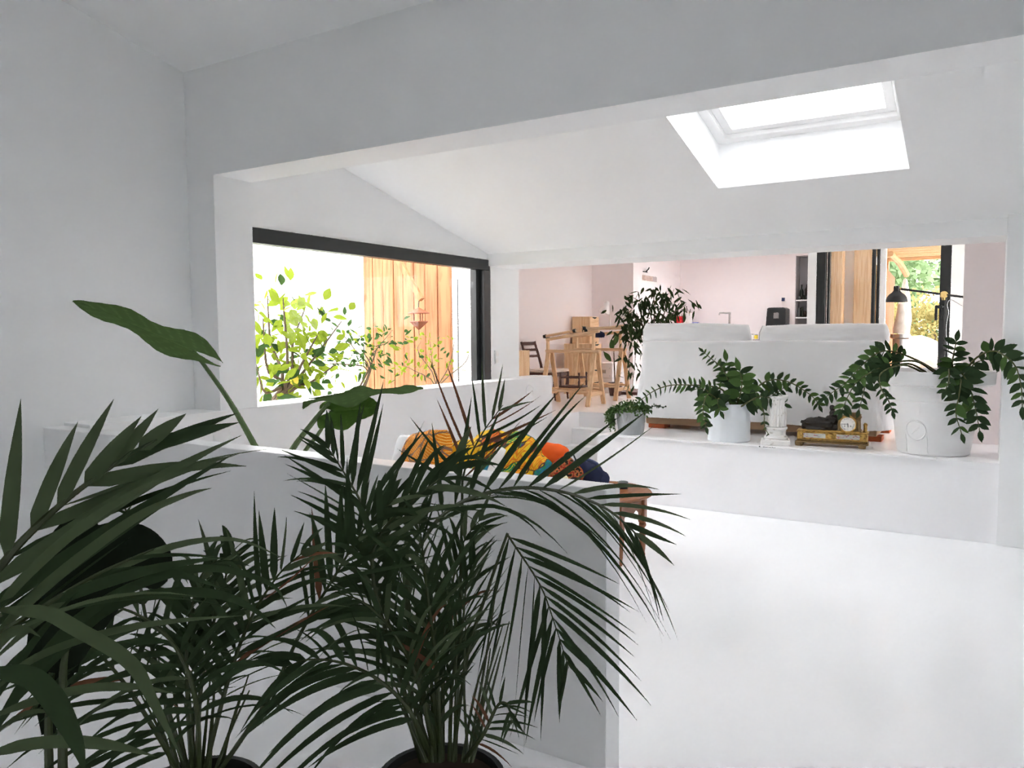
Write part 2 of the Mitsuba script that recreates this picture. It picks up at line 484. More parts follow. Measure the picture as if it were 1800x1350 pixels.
def small_leaf(p, d, nrm, L, w, bend=.2, k=5, fold=.15):
    d, nrm = unit(d), unit(nrm)
    s = np.linspace(0, 1, k)[:, None]
    path = np.asarray(p) + d * L * s - nrm * bend * L * s ** 2
    return blade(path, w, np.cross(nrm, d), fold, lambda t: np.sin(np.pi * np.clip(t, 0.03, .985) ** .8))


def rvec(rng):
    return unit(rng.normal(size=3))


def leaf_cloud(rng, n, c, r, L, w, flat=.3):
    """Many leaves around the shell of an ellipsoid: one mesh."""
    ms = []
    for _ in range(n):
        d = rvec(rng)
        q = np.asarray(c) + d * np.asarray(r) * (rng.uniform(.25, 1) ** .5) * (1 + .3 * math.sin(5 * d[0] + 3 * d[1] + 4 * d[2]))
        dd = unit(d + rng.normal(size=3) * .8)
        nn = unit(rng.normal(size=3) + [0, 0, flat])
        l_ = L * rng.uniform(.6, 1.3)
        sd = unit(np.cross(nn, dd)) * w * rng.uniform(.7, 1.2) / 2
        ms.append(np.array([q, q + dd * l_ * .5 + sd, q + dd * l_, q + dd * l_ * .5 - sd]))
    v = np.concatenate(ms)
    i = np.arange(n)[:, None] * 4
    return M(v, np.concatenate([i + [0, 1, 2], i + [0, 2, 3]]))


rng = np.random.default_rng(11)
hd = thing('hedge', 'yellow brown clipped hedge beyond the terrace', 'hedge')
for c, r, n in (((18.6, .9, 1.35), (.9, 1.7, .95), 5200), ((18.8, -1.2, 1.3), (.9, 1.5, .9), 2200)):
    add('foliage', leaf_cloud(rng, n, c, r, .12, .07), 'leaf_hedge', hd, kind='stuff')
    add('stem', tube([(c[0], c[1], ZU - .06), (c[0], c[1], c[2] + .4)], [.05, .02], 6), 'bark', hd)
for k, (c, r, n, lab) in enumerate((((26, 3.6, 3.4), (2.0, 1.9, 2.2), 5000, 'green leafy tree behind the hedge, by the slat screen'),
                                    ((32.5, -1.2, 3.9), (2.2, 2.4, 2.8), 5000, 'pale green tree behind the hedge, by the black door frame'),
                                    ((44, 1.5, 5.0), (3.5, 9, 5.5), 7000, 'tall far tree mass closing the garden'))):
    t = thing('garden_tree', lab, 'tree')
    add('foliage', leaf_cloud(rng, n, c, r, .3 if k < 2 else .6, .16 if k < 2 else .35), 'leaf_tree', t, kind='stuff')
    add('trunk', tube([(c[0], c[1], ZU - .06), (c[0] + .1, c[1], c[2] * .6), (c[0], c[1], c[2] + .5)], [.16, .12, .05], 8), 'bark', t)
mat('blue_sheet', (.30, .40, .62), .5, .3)
q = [atd(1617, 519, 21.5), atd(1660, 516, 21.5), atd(1660, 531, 21.0), atd(1620, 531, 21.0)]
tp = M(np.array(q + [p + np.array([.03, 0, -.03]) for p in q]), [[0, 1, 2], [0, 2, 3], [4, 6, 5], [4, 7, 6], [0, 3, 7], [0, 7, 4], [1, 5, 6], [1, 6, 2], [0, 4, 5], [0, 5, 1], [3, 2, 6], [3, 6, 7]])
sh = thing('garden_shelter', 'pale blue sheet roof of a shelter in front of the trees', 'shelter')
add('sheet', tp, 'blue_sheet', sh)
for p in (q[2], q[3], q[0], q[1]):
    add('pole', tube([(p[0] + .05, p[1], ZU - .06), (p[0] + .05, p[1], p[2] - .02)], .025, 6), 'white_metal', sh)
# covered garden furniture: a plump white cover
mat('cover_white', (.82, .80, .78), .8, .2)


def lump(c, s, seed=0, amp=.12, n=3, freq=3.0, flat=True):
    m = trimesh.creation.icosphere(subdivisions=n)
    v = np.array(m.vertices)
    v = np.sign(v) * np.abs(v) ** .75
    v = v * (1 + amp * (meshkit.fbm(v * freq + 20 + seed, 3, seed)[:, None] * 2 - 1))
    if flat:
        v[:, 2] = np.maximum(v[:, 2], -.72)
    return M(v * np.asarray(s) + np.asarray(c), m.faces)


cz = atp(1620, 600, 'x', 15.6)
add('covered_armchair', lump((15.9, yk(1614, 15.9), ZU - .02 + .40), (.45, .42, .56), 3), 'cover_white', smooth=60, label='plump white covered garden seat standing on the terrace', cat='garden seat')
add('covered_pouffe', lump((14.6, yk(1640, 14.6)-.06, ZU - .02 + .25), (.3, .3, .345), 5), 'cover_white', smooth=60, label='low white covered pouffe on the terrace by the door frame', cat='pouffe')
mat('terracotta', (.55, .20, .09), .7, .2)
add('flower_tub', lathe([(0, 0), (.14, 0), (.19, .2), (.21, .2), (.21, .24), (.17, .24), (.17, .2), (0, .2)], (13.2, yk(1640, 13.2), ZU - .02)), 'terracotta', smooth=40, label='orange terracotta tub on the terrace floor', cat='tub')
mat('steel', (.42, .42, .43), .3, metal=1.0)
ht = thing('garden_stove', 'tall grey metal outdoor stove beside the slat screen', 'stove')
hx, hy_ = 12.2, yk(1574, 12.2) - .06
add('body', lathe([(0, 0), (.16, 0), (.16, .04), (.10, .06), (.10, .95), (.13, .97), (.13, 1.02), (0, 1.02)], (hx, hy_, ZU - .019)), 'steel', ht, smooth=30)
add('hood', lathe([(.10, 1.03), (.10, 1.1), (.06, 1.3), (.045, 1.45), (0, 1.45)], (hx, hy_, ZU - .019)), 'rough_concrete', ht, smooth=30)
pr_ = thing('folded_parasol', 'white folded parasol standing behind the stove', 'parasol')
px_, py_ = 15.0, yk(1588, 15.0)
add('canopy', lathe([(0.01, 0), (.09, .04), (.12, .3), (.09, .7), (.03, 1.0), (0, 1.02)], (px_, py_, 1.42), 14), 'cover_white', pr_, smooth=50)
add('pole', tube([(px_, py_, ZU - .0), (px_, py_, 1.5)], .022, 8), 'white_metal', pr_)
add('base', lathe([(0, 0), (.2, 0), (.2, .05), (.05, .09), (0, .09)], (px_, py_, ZU - .02)), 'steel', pr_, smooth=30)

# ------------------------------------------------------------------ courtyard by the big left window
XC = 7.60
struct('wall_courtyard', cat_([bx(-4.0, 12.0, 11.0, 11.25, -.4, 2.3)]), 'render_white')
struct('wall_courtyard_end', bx(7.62, 7.849, 5.0, 6.95, .0, 3.3), 'render_white')
struct('trim_1', bx(7.50, 7.619, 5.0, 5.28, .25, 3.3), 'rough_concrete')
fe = thing('timber_cladding', 'upright knotty timber boards on the courtyard wall', 'cladding')
yb = 5.52
rng = np.random.default_rng(5)
k = 0
while yb < 6.9:
    w = rng.uniform(.155, .2)
    add('board', bx(XC - .025 - .006 * (k % 2), XC + .018, yb, min(yb + w - .006, 6.95), .27, 3.2, .006), 'cladding_wood', fe)
    yb += w
    k += 1
mat('copper', (.26, .085, .045), .5, .4)
br = thing('wooden_bracket', 'slanting timber bracket arm on the courtyard cladding', 'bracket')
b0, b1 = atp(697, 452, 'x', 7.2), atp(741, 527, 'x', 7.2)
add('arm', beam(b0 + (b0 - b1) * .35, b1, .06, .06, .004), 'cladding_wood', br)
add('fixing', beam(b0 + (b0 - b1) * .3, b0 + (b0 - b1) * .3 + np.array([.41, 0, 0]), .05, .08, .004), 'cladding_wood', br)
bf = thing('bird_feeder', 'copper coloured bird feeder with a cone roof hanging on the bracket', 'bird feeder')
c = atp(736, 560, 'x', 7.2)
s = depth(c) / FPX
C3 = lambda dx, dy: c + np.array([0, 0, 0]) + RGT * dx * s + np.array([0, 0, 1.0]) * dy * s
add('roof', lathe([(.1 * s, 20 * s), (1.5 * s, 19 * s), (19 * s, 10 * s), (19 * s, 8.8 * s), (0.1 * s, 13 * s)], c, 30), 'copper', bf, smooth=30)
add('bowl', lathe([(.1 * s, -20 * s), (2 * s, -19 * s), (16 * s, -6 * s), (16 * s, -4.5 * s), (14.5 * s, -4.5 * s), (0.1 * s, -12 * s)], c, 30), 'copper', bf, smooth=30)
for a in (0.4, 2.5, 4.6):
    p = c + np.array([math.cos(a), math.sin(a), 0]) * 9 * s
    add('rod', tube([p + [0, 0, -8 * s], p + [0, 0, 13 * s]], 1.0 * s, 6), 'copper', bf)
add('hook', tube([c + [0, 0, 19 * s], c + [0, 0, 26 * s], C3(2, 34), C3(3, 38), C3(1, 40)], .7 * s, 6, 12), 'black_metal', bf)
add('finial', tube([c + [0, 0, -19 * s], c + [0, 0, -26 * s], C3(1, -30)], .7 * s, 6), 'copper', bf)
gl = thing('round_ornament', 'grey disc ornament on a thin rod beside the cladding', 'ornament')
c = atp(803, 483, 'x', 7.3)
s = depth(c) / FPX
add('disc', turn(lathe([(0, -.012), (8.5 * s, -.012), (8.5 * s, .012), (0, .012)], (0, 0, 0), 28), (0, 90, 0), c), 'rough_concrete', gl)
add('rod', tube([c + [.01, 0, -8 * s], [c[0] + .01, c[1], .25]], .006, 6), 'black_metal', gl)


def twig_plant(name, label, cat, base, tips, r0, leafspec, rng, mats, stemmat='bark', group=None):
    """Branches from base through control points to the tips, leaves around the outer half; each leaf a part."""
    t = thing(name, label, cat, group)
    br_ = []
    for tp_ in tips:
        tp_ = [np.asarray(q, float) for q in tp_]
        br_.append(tube([np.asarray(base, float)] + tp_, [r0] + [r0 * (.6 - .45 * i / max(1, len(tp_) - 1)) for i in range(len(tp_))], 6, 12))
    for m_ in br_:
        add('branch', m_, stemmat, t)
    n, L, w, spread = leafspec
    for i in range(n):
        tp_ = tips[rng.integers(len(tips))]
        P = spline([base] + list(tp_), 20)
        q = P[rng.integers(11, 20)]
        off = rng.normal(size=3) * spread
        d = unit(off + np.array([0, 0, .15 * spread]) + rng.normal(size=3) * spread * .5)
        nn = unit(rng.normal(size=3) * .7 + [0, -.3, .8])
        if min((q + off * .9)[1], (q + off * .9 + d * L)[1]) < 5.06:
            continue
        add('leaf', small_leaf(q + off * .9, d, nn, L * rng.uniform(.6, 1.2), w * rng.uniform(.7, 1.2), rng.uniform(0, .35)), mats[rng.integers(len(mats))] if i % 3 else mats[0], t)
    return t


rng = np.random.default_rng(21)
A = lambda px, py, x: atp(px, py, 'x', x)
lemon = twig_plant('lemon_tree', 'lemon tree with bright yellow green leaves outside the window', 'tree', (4.9, 6.55, .25),
                   [[A(492, 700, 4.9), A(505, 640, 4.9), A(500, 560, 4.9), A(497, 520, 4.9)], [A(498, 690, 4.9), A(470, 650, 4.7), A(462, 560, 4.7)], [A(500, 690, 4.9), A(530, 640, 5.0), A(560, 585, 5.1)],
                    [A(500, 690, 4.9), A(540, 645, 5.1), A(600, 565, 5.3)], [A(490, 690, 4.9), A(465, 690, 4.6), A(450, 640, 4.5)], [A(500, 695, 4.9), A(550, 670, 5.2), A(590, 640, 5.3)], [A(498, 690, 4.9), A(515, 600, 5.1), A(535, 545, 5.1)],
                    [A(492, 690, 4.9), A(475, 600, 5.0), A(470, 520, 5.0)]],
                   .03, (295, .145, .075, .13), rng, ['leaf_lemon', 'leaf_lemon', 'leaf_lemon_dark'])
mat('lemon_skin', (.80, .62, .06), .45, .4)
add('lemon', lump(A(517, 668, 4.85), (.035, .035, .045), 1, .02, 3, flat=False), 'lemon_skin', lemon, smooth=True)
twig_plant('citrus_shrub', 'thin branched shrub with dark leaves between the lemon tree and the cladding', 'shrub', (6.3, 6.35, .25),
           [[A(648, 660, 6.3), A(650, 630, 6.3), A(690, 580, 6.3)], [A(648, 665, 6.3), A(620, 610, 6.2), A(590, 575, 6.2)], [A(648, 650, 6.3), A(665, 610, 6.4), A(700, 600, 6.4)], [A(648, 660, 6.3), A(600, 640, 6.1), A(575, 640, 6.1)],
            [A(648, 660, 6.3), A(640, 620, 6.3), A(640, 590, 6.3)]],
           .014, (190, .09, .042, .09), rng, ['leaf_lemon_dark', 'leaf_lemon_dark', 'leaf_lemon'])
twig_plant('courtyard_shrub', 'loose pale leaved shrub in front of the timber boards', 'shrub', (7.0, 5.85, .25),
           [[A(765, 680, 7.0), A(760, 640, 7.0), A(755, 595, 7.0)], [A(768, 680, 7.0), A(790, 640, 7.0), A(800, 592, 7.0)], [A(765, 685, 7.0), A(725, 650, 6.9), A(700, 640, 6.9)], [A(770, 680, 7.0), A(815, 640, 7.0), A(825, 620, 7.0)],
            [A(765, 680, 7.0), A(735, 620, 7.0), A(740, 600, 7.0)]],
           .011, (170, .08, .035, .10), rng, ['leaf_lemon', 'leaf_lemon_dark', 'leaf_lemon'])

# ------------------------------------------------------------------ kitchen end of the room: trestles, chair, boxes, fig, counter
AZ = lambda px, py: atp(px, py, 'z', ZU)


def trestle(a, b, label, lift):
    """A sawhorse whose beam runs from a to b, with two A-shaped ends, a low shelf rail and a raised tilting top."""
    t = thing('trestle', label, 'trestle', None)
    a, b = np.array([*a, ZU]), np.array([*b, ZU])
    e = unit(b - a)
    s = np.array([-e[1], e[0], 0])
    H_ = .80
    Z = np.array([0, 0, 1.0])
    add('top_beam', beam(a - e * .06 + Z * (H_ - .02), b + e * .06 + Z * (H_ - .02), .075, .045, .004), 'pine_y', t)
    for q in (a, b):
        for sg in (-1, 1):
            foot, head = q + s * sg * .27 + Z * .002, q + s * sg * .05 + Z * (H_ - .045)
            add('leg', beam(foot, head, .065, .034, .003, up=s), 'pine_z', t)
        add('cross_rail', beam(q - s * .22 + Z * .17, q + s * .22 + Z * .17, .03, .055, .003), 'pine_x', t)
    for sg in (-1, 1):
        add('shelf_rail', beam(a + s * sg * .225 + Z * .215, b + s * sg * .225 + Z * .215, .05, .03, .003), 'pine_y', t)
    for k in range(3):
        q = a + (b - a) * (k + .5) / 3
        add('shelf_slat', beam(q - s * .22 + Z * .24, q + s * .22 + Z * .24, .09, .014, .002), 'pine_x', t)
    for q, h in ((a, lift[0]), (b, lift[1])):
        up_ = add('riser', beam(q + e * .035 + Z * (H_ - .22), q + e * .035 + Z * (H_ + h), .06, .03, .003, up=e), 'pine_z', t)
        for j in range(3):
            z = H_ + h - .06 - j * .085
            add('hole_plug', obox(q + e * .035 + Z * z - s * .0, (.024, .024, .02), (0, 0, math.degrees(math.atan2(e[1], e[0]))), .003), 'lacquer_white', up_)
    add('raised_bar', beam(a - e * .05 + Z * (H_ + lift[0] + .02), b + e * .05 + Z * (H_ + lift[1] + .02), .07, .04, .004), 'pine_y', t)
    return t, e


TA = ((10.05, 4.75), (10.05, 5.50))
TB = ((11.12, 4.80), (11.12, 5.56))
trestle(*TA, 'pale wooden trestle nearest the white half wall, with a low shelf', (.25, .13))
trestle(*TB, 'pale wooden trestle behind the first one, beside the white boxes', (.24, .17))
# folded wooden poles with black fittings lying across both trestles
fr = thing('folding_frame', 'folded wooden pole frame with black fittings lying across both trestles', 'frame')
zt = ZU + .80 + .32
for p, q, r in (((955, 592), (1012, 581), .022), ((960, 597), (1030, 584), .022), ((1022, 578), (1100, 576), .026), ((1025, 582), (1102, 572), .02)):
    p0 = atp(*p, 'x', 10.75 if p[0] < 1000 else 10.6)
    p1 = atp(*q, 'x', 10.7 if p[0] < 1000 else 11.05)
    pole = add('pole', tube([p0, p1], r, 8), 'beech_pale', fr)
    for t_ in (0.02, .93):
        m = p0 + (p1 - p0) * t_
        add('black_fitting', tube([m, m + (p1 - p0) * .07], r * 1.35, 8), 'black_metal', pole)
mat('navy_cloth', (.02, .025, .06), .8, .2)
add('navy_cloth', lump(atp(1052, 589, 'x', 10.58) + np.array([0, 0, .0]), (.06, .09, .055), 9, .3, 3, 4), 'navy_cloth', smooth=60, label='crumpled dark navy cloth hanging over the nearest trestle', cat='cloth')

# small dark spindle rack on the shelf of the first trestle
rk = thing('spindle_rack', 'small dark wooden rack with turned spindles on the trestle shelf', 'rack')
a, b = np.array([*TA[0], 0.]), np.array([*TA[1], 0.])
e = unit(b - a)
s = np.array([-e[1], e[0], 0])
c0 = a + (b - a) * .48 + np.array([0, 0, ZU + .250])
sp = [(.011, 0), (.018, .02), (.011, .035), (.017, .08), (.010, .12), (.016, .16), (.010, .18), (.016, .2), (.014, .225), (0, .225)]
for i in (-1, 1):
    for j in (-1, 1):
        add('spindle', lathe([(0, 0)] + sp, c0 + e * i * .15 + s * j * .12, 12), 'dark_wood', rk, smooth=50)
for j in (-1, 1):
    add('rail', tube([c0 + e * -.15 + s * j * .12 + [0, 0, .15], c0 + e * .15 + s * j * .12 + [0, 0, .15]], .012, 8), 'dark_wood', rk)
    add('rail', tube([c0 + e * j * .15 + s * -.12 + [0, 0, .15], c0 + e * j * .15 + s * .12 + [0, 0, .15]], .012, 8), 'dark_wood', rk)
add('base', beam(c0 - e * .17 + [0, 0, .015], c0 + e * .17 + [0, 0, .015], .27, .03, .004), 'dark_wood', rk)

# dark wooden dining chair with a cream seat, facing right
ch = thing('dining_chair', 'dark wooden dining chair with a cream seat behind the trestle', 'chair')
X0, X1, Y0, Y1 = 10.44, 10.86, 5.62, 6.10
zs = ZU + .43
mat('cream_fabric', (.70, .60, .52), .8, .2)
for x in (X0, X1):
    add('leg', tube([(x, Y0, ZU), (x, Y0 + .02, ZU + .2), (x, Y0, zs)], [.014, .02, .024], 8, 8), 'dark_wood', ch)
    add('back_post', tube([(x, Y1 + .06, ZU), (x, Y1 - .0, zs), (x, Y1 + .04, zs + .2), (x, Y1 + .13, zs + .48)], [.018, .024, .022, .018], 8, 14), 'dark_wood', ch)
for x in (X0, X1):
    add('seat_rail', bx(x - .012, x + .012, Y0, Y1, zs - .055, zs - .002, .003), 'dark_wood', ch)
for y in (Y0, Y1):
    add('seat_rail', bx(X0, X1, y - .012, y + .012, zs - .055, zs - .002, .003), 'dark_wood', ch)
add('seat', bx(X0 - .02, X1 + .02, Y0 - .02, Y1 - .02, zs, zs + .055, .02), 'cream_fabric', ch, smooth=50)
for z, h, y in ((.45, .055, .115), (.35, .04, .085), (.25, .04, .055)):
    add('back_slat', beam((X0, Y1 + y, zs + z), (X1, Y1 + y, zs + z), .018, h, .004), 'dark_wood', ch)

# pine drawer cabinets
def drawer_cabinet(x0, x1, y0, y1, h, n, label):
    """Drawer fronts face right (-y); the plain pine side faces the viewer."""
    t = thing('drawer_cabinet', label, 'cabinet')
    add('carcass', bx(x0, x1, y0 + .012, y1, ZU + .001, ZU + h, .003), 'pine_z', t)
    for k in range(n):
        z0, z1 = ZU + h * k / n + .006, ZU + h * (k + 1) / n - .006
        d = add('drawer', bx(x0 + .008, x1 - .008, y0, y0 + .011, z0, z1, .002), 'pine_x', t)
        zc = z1 - .004
        pl = [(x0 + .09 + (x1 - x0 - .18) * i / 8, zc - .028 * math.sin(math.pi * i / 8)) for i in range(9)]
        add('finger_cutout', prism(pl, 'y', y0 - .0015, y0 + .001), 'black_metal', d)
    return t


drawer_cabinet(12.28, 12.66, 5.92, 6.27, 1.33, 6, 'tall pine drawer cabinet in the corner, above the trestles')
drawer_cabinet(11.72, 12.12, 5.62, 6.14, .86, 4, 'lower pine drawer cabinet standing before the tall one')
add('pine_cabinet', bx(9.30, 9.62, 5.60, 6.25, ZU + .001, ZU + .80, .004), 'pine_z', label='plain pine cabinet beside the wall edge, left of the dining chair', cat='cabinet')

# white storage boxes
mat('box_white', (.78, .74, .74), .6, .3)
for k, lab in enumerate(('white lidded storage box with a metal label holder, lower of its stack', 'white lidded storage box with a metal label holder, upper of its stack')):
    t = thing('storage_box', lab, 'box')
    z = ZU + .002 + k * .262
    x0, x1, y0, y1 = 12.12, 12.68, 5.42, 5.76
    add('body', bx(x0 + .006, x1 - .006, y0 + .006, y1 - .006, z, z + .22, .003), 'box_white', t)
    add('lid', bx(x0, x1, y0, y1, z + .2, z + .258, .004), 'box_white', t)
    f = add('label_holder', bx(x0 + .0, x0 + .006, (y0 + y1) / 2 - .05, (y0 + y1) / 2 + .05, z + .08, z + .14, .001), 'steel', t)
    for y in (y0 + .05, y1 - .05):
        for zz in (.04, .17):
            add('rivet', obox((x0 + .006, y, z + zz), (.006, .012, .012), c=.002), 'steel', t)
add('plank', bx(11.98, 12.72, 4.9, 5.36, ZU + .001, ZU + .05, .004), 'dark_wood', label='low dark board on the floor in front of the storage boxes', cat='board')

# floor lamp
mat('lamp_white', (.75, .72, .71), .35, .5)
fl = thing('floor_lamp', 'white floor lamp with a bell shade in the kitchen corner', 'lamp')
lx, ly = 13.0, yk(1072, 13.0)
hz_ = atp(1065, 545, 'x', 13.0)
add('base', lathe([(0, 0), (.13, 0), (.13, .02), (.02, .03), (0, .03)], (lx, ly, ZU + .001)), 'lamp_white', fl, smooth=30)
add('pole', tube([(lx, ly, ZU + .02), (lx, ly, hz_[2] + .03)], .009, 8), 'lamp_white', fl)
sh_ = turn(lathe([(.03, .17), (.045, .16), (.05, .10), (.09, .02), (.10, -.06), (.095, -.06), (.085, .02), (.045, .10), (.03, .15)], (0, 0, 0), 24), (14, 8, 0), hz_ + np.array([0, .02, 0]))
add('shade', sh_, 'lamp_white', fl, smooth=40)
add('joint', trimesh.creation.icosphere(2, .022).apply_translation(hz_ + np.array([0, -.02, .05])), 'lamp_white', fl, smooth=True)

# rubber plant leaf poking up between trestle and boxes
leafmat('leaf_dark', (.034, .058, .028), .12, .3)
leafmat('leaf_mid', (.065, .12, .038), .25, .35)
leafmat('leaf_fig', (.035, .055, .022), .2, .4)
mat('soil', (.035, .025, .018), .95, .1)
rp = thing('rubber_plant', 'small rubber plant with a few broad leaves beside the white boxes', 'plant')
rb = np.array([11.75, 5.2, ZU])
add('pot', lathe([(0, 0), (.09, 0), (.12, .2), (.125, .2), (.125, .22), (.105, .22), (.105, .19), (0, .19)], rb + [0, 0, .001]), 'dark_wood', rp, smooth=30)
add('stem', tube([rb + [0, 0, .19], rb + [.02, .03, .6], atp(1079, 612, 'x', 11.75)], [.012, .01, .006], 6, 10), 'bark', rp)
for px, py, d in ((1076, 617, (.1, .1, 1)), (1080, 607, (.1, -.25, .9)), (1074, 635, (0, .5, .6))):
    add('leaf', small_leaf(atp(px, py, 'x', 11.75), np.array(d, float), (-.9, -.3, .2), .22, .085, .15, 7), 'leaf_mid', rp)

# weeping fig behind the sofa
fg = thing('weeping_fig', 'weeping fig tree with drooping dark leaves behind the sofa', 'tree')
fb = np.array([10.6, 4.05, ZU])
add('pot', lathe([(0, 0), (.17, 0), (.21, .34), (.23, .34), (.23, .38), (.19, .38), (.19, .33), (0, .33)], fb + [0, 0, .001]), 'lacquer_white', fg, smooth=30)
add('soil', lathe([(0, .34), (.19, .34), (.19, .335)], fb), 'soil', fg)
rng = np.random.default_rng(8)
F = lambda px, py, dx=0.: atp(px, py, 'x', 10.6 + dx)
tips = [[F(1150, 600), F(1140, 545), F(1105, 518)], [F(1150, 600), F(1150, 540), F(1148, 508, .1)], [F(1152, 600), F(1170, 545, .1), F(1185, 508, .2)], [F(1150, 610), F(1175, 560, -.2), F(1206, 535, -.2)],
        [F(1148, 610), F(1125, 565, -.2), F(1110, 580, -.3), F(1106, 660, -.3)], [F(1150, 610), F(1118, 560), F(1094, 545)], [F(1150, 610), F(1130, 560, .2), F(1120, 600, .2), F(1112, 680, .2)], [F(1150, 600), F(1165, 560, .2), F(1175, 570, .3)],
        [F(1150, 610), F(1105, 575, .1), F(1098, 600, .1)]]
for tp_ in tips:
    add('branch', tube([fb + [0, 0, .33]] + tp_, [.022, .012, .008, .004, .003][:len(tp_) + 1], 6, 16), 'bark', fg)
allp = []
for i in range(300):
    tp_ = tips[i % len(tips)]
    P = spline(tp_, 24)
    q = P[rng.integers(6, 24)] + rng.normal(size=3) * [.08, .1, .045]
    d = unit([rng.normal() * .4, rng.normal() * .5, -1 + rng.uniform(0, .7)])
    add('leaf', small_leaf(q, d, unit(rng.normal(size=3) + [-.5, 0, .4]), rng.uniform(.10, .165), .042, .1, 5), 'leaf_fig', fg)

ms = []
for i in range(170):
    P = spline(tips[i % len(tips)], 24)
    q = P[rng.integers(8, 24)] + rng.normal(size=3) * [.10, .11, .05]
    ms.append(small_leaf(q, unit([rng.normal() * .4, rng.normal() * .5, -1 + rng.uniform(0, .7)]), unit(rng.normal(size=3) + [-.5, 0, .4]), rng.uniform(.09, .15), .036, .1, 4))
add('foliage', cat_(ms), 'leaf_fig', fg, kind='stuff')

# kitchen counter with things on it
ct = thing('kitchen_counter', 'white kitchen counter along the far wall', 'counter')
add('base', bx(15.2, 15.74, NY1 + .05, 5.488, ZU + .08, ZU + .86), 'lacquer_white', ct)
add('plinth', bx(15.25, 15.74, NY1 + .05, 5.488, ZU + .001, ZU + .08), 'black_metal', ct)
add('worktop', bx(15.13, 15.745, NY1 + .03, 5.486, ZU + .861, ZU + .90, .003), 'lacquer_white', ct)
yy = NY1 + .06
while yy < 5.3:
    y2 = min(yy + .6, 5.48)
    d = add('door', bx(15.178, 15.198, yy, y2 - .006, ZU + .09, ZU + .85, .003), 'lacquer_white', ct)
    add('handle', bx(15.15, 15.177, yy + .1, y2 - .1, ZU + .80, ZU + .815, .003), 'steel', d)
    yy += .6
ZC = ZU + .902
XK = 15.45
Kp = lambda px: yk(px, XK)
fa = thing('kitchen_faucet', 'square chrome kitchen faucet with a long spout', 'faucet')
zt = atp(1280, 549, 'x', XK)[2]
add('column', tube([(XK, Kp(1282), ZC), (XK, Kp(1282), zt)], .022, 10), 'chrome', fa)
add('spout', tube([(XK, Kp(1283), zt - .015), (XK, Kp(1264), zt - .015), (XK, Kp(1264), zt - .05)], .02, 10), 'chrome', fa)
add('lever', tube([(XK, Kp(1284), ZC + .25), (XK, Kp(1289), ZC + .3)], .01, 8), 'chrome', fa)
mat('red_plastic', (.55, .015, .02), .4, .5)
mat('blue_plastic', (.03, .08, .45), .4, .5)
mat('paper', (.82, .80, .78), .8, .2)
zz = lambda py, px=1200: atp(px, py, 'x', XK)[2]
t = thing('red_canister', 'red lidded canister on the kitchen counter beside the fig', 'canister')
add('body', bx(XK - .07, XK + .07, Kp(1200), Kp(1189), ZC, zz(561), .01), 'red_plastic', t, smooth=40)
add('lid', bx(XK - .075, XK + .075, Kp(1201), Kp(1188), zz(561) + .001, zz(556), .01), 'red_plastic', t, smooth=40)
add('white_carton', bx(XK - .05, XK + .05, Kp(1206), Kp(1202), ZC, zz(552), .004), 'paper', label='slim white carton standing between red canister and paper roll', cat='carton')
t = thing('paper_roll', 'white kitchen paper roll standing on the counter', 'paper roll')
add('roll', lathe([(.02, 0), (.065, 0), (.065, zz(551) - ZC), (.02, zz(551) - ZC)], (XK, Kp(1211.5), ZC), 24), 'paper', t, smooth=40)
add('core', lathe([(0, 0), (.019, 0), (.019, zz(549) - ZC), (0, zz(549) - ZC)], (XK, Kp(1211.5), ZC), 16), 'beech_pale', t, smooth=40)
add('blue_tub', bx(XK - .06, XK + .06, Kp(1228), Kp(1217), ZC, zz(567), .01), 'blue_plastic', label='low blue plastic tub on the kitchen counter', cat='tub', smooth=40)
t = thing('soap_bottle', 'white pump soap bottle on the counter by the blue tub', 'bottle')
add('body', lathe([(0, 0), (.032, 0), (.032, .15), (.012, .18), (0, .18)], (XK, Kp(1232), ZC), 16), 'paper', t, smooth=40)
add('pump', cat_([tube([(XK, Kp(1232), ZC + .18), (XK, Kp(1232), ZC + .23)], .006, 6), tube([(XK, Kp(1232), ZC + .23), (XK - .05, Kp(1232), ZC + .225)], .007, 6)]), 'paper', t)
t = thing('wooden_trivet', 'orange wooden rack with upright tips on the counter under the fig', 'rack')
add('rail', bx(15.15, 15.19, Kp(1197), Kp(1172), ZC, ZC + .05, .003), 'beech', t)
for k in range(6):
    y = yk(1174 + k * 4, 15.17)
    add('tip', tube([(15.17, y, ZC + .05), (15.17, y, ZC + .12)], [.012, .003], 6), 'beech', t)
hb = thing('herb_pot', 'bushy green herb plant in a pot on the counter', 'plant')
hp_ = np.array([XK + .19, Kp(1198) - .10, ZC])
add('pot', lathe([(0, 0), (.06, 0), (.08, .13), (.07, .13), (.07, .11), (0, .11)], hp_ + [.0, .10, 0]), 'terracotta', hb, smooth=30)
for i in range(60):
    d = unit(rng.normal(size=3) * [.5, 1, 1] + [0, 0, 1.3])
    add('leaf', small_leaf(hp_ + np.array([0, .10, .13]) + d * np.array([.5, .6, 1]) * rng.uniform(.05, .2), d * np.array([.5, .6, 1]), rvec(rng), .07, .03, .3), 'leaf_mid', hb)
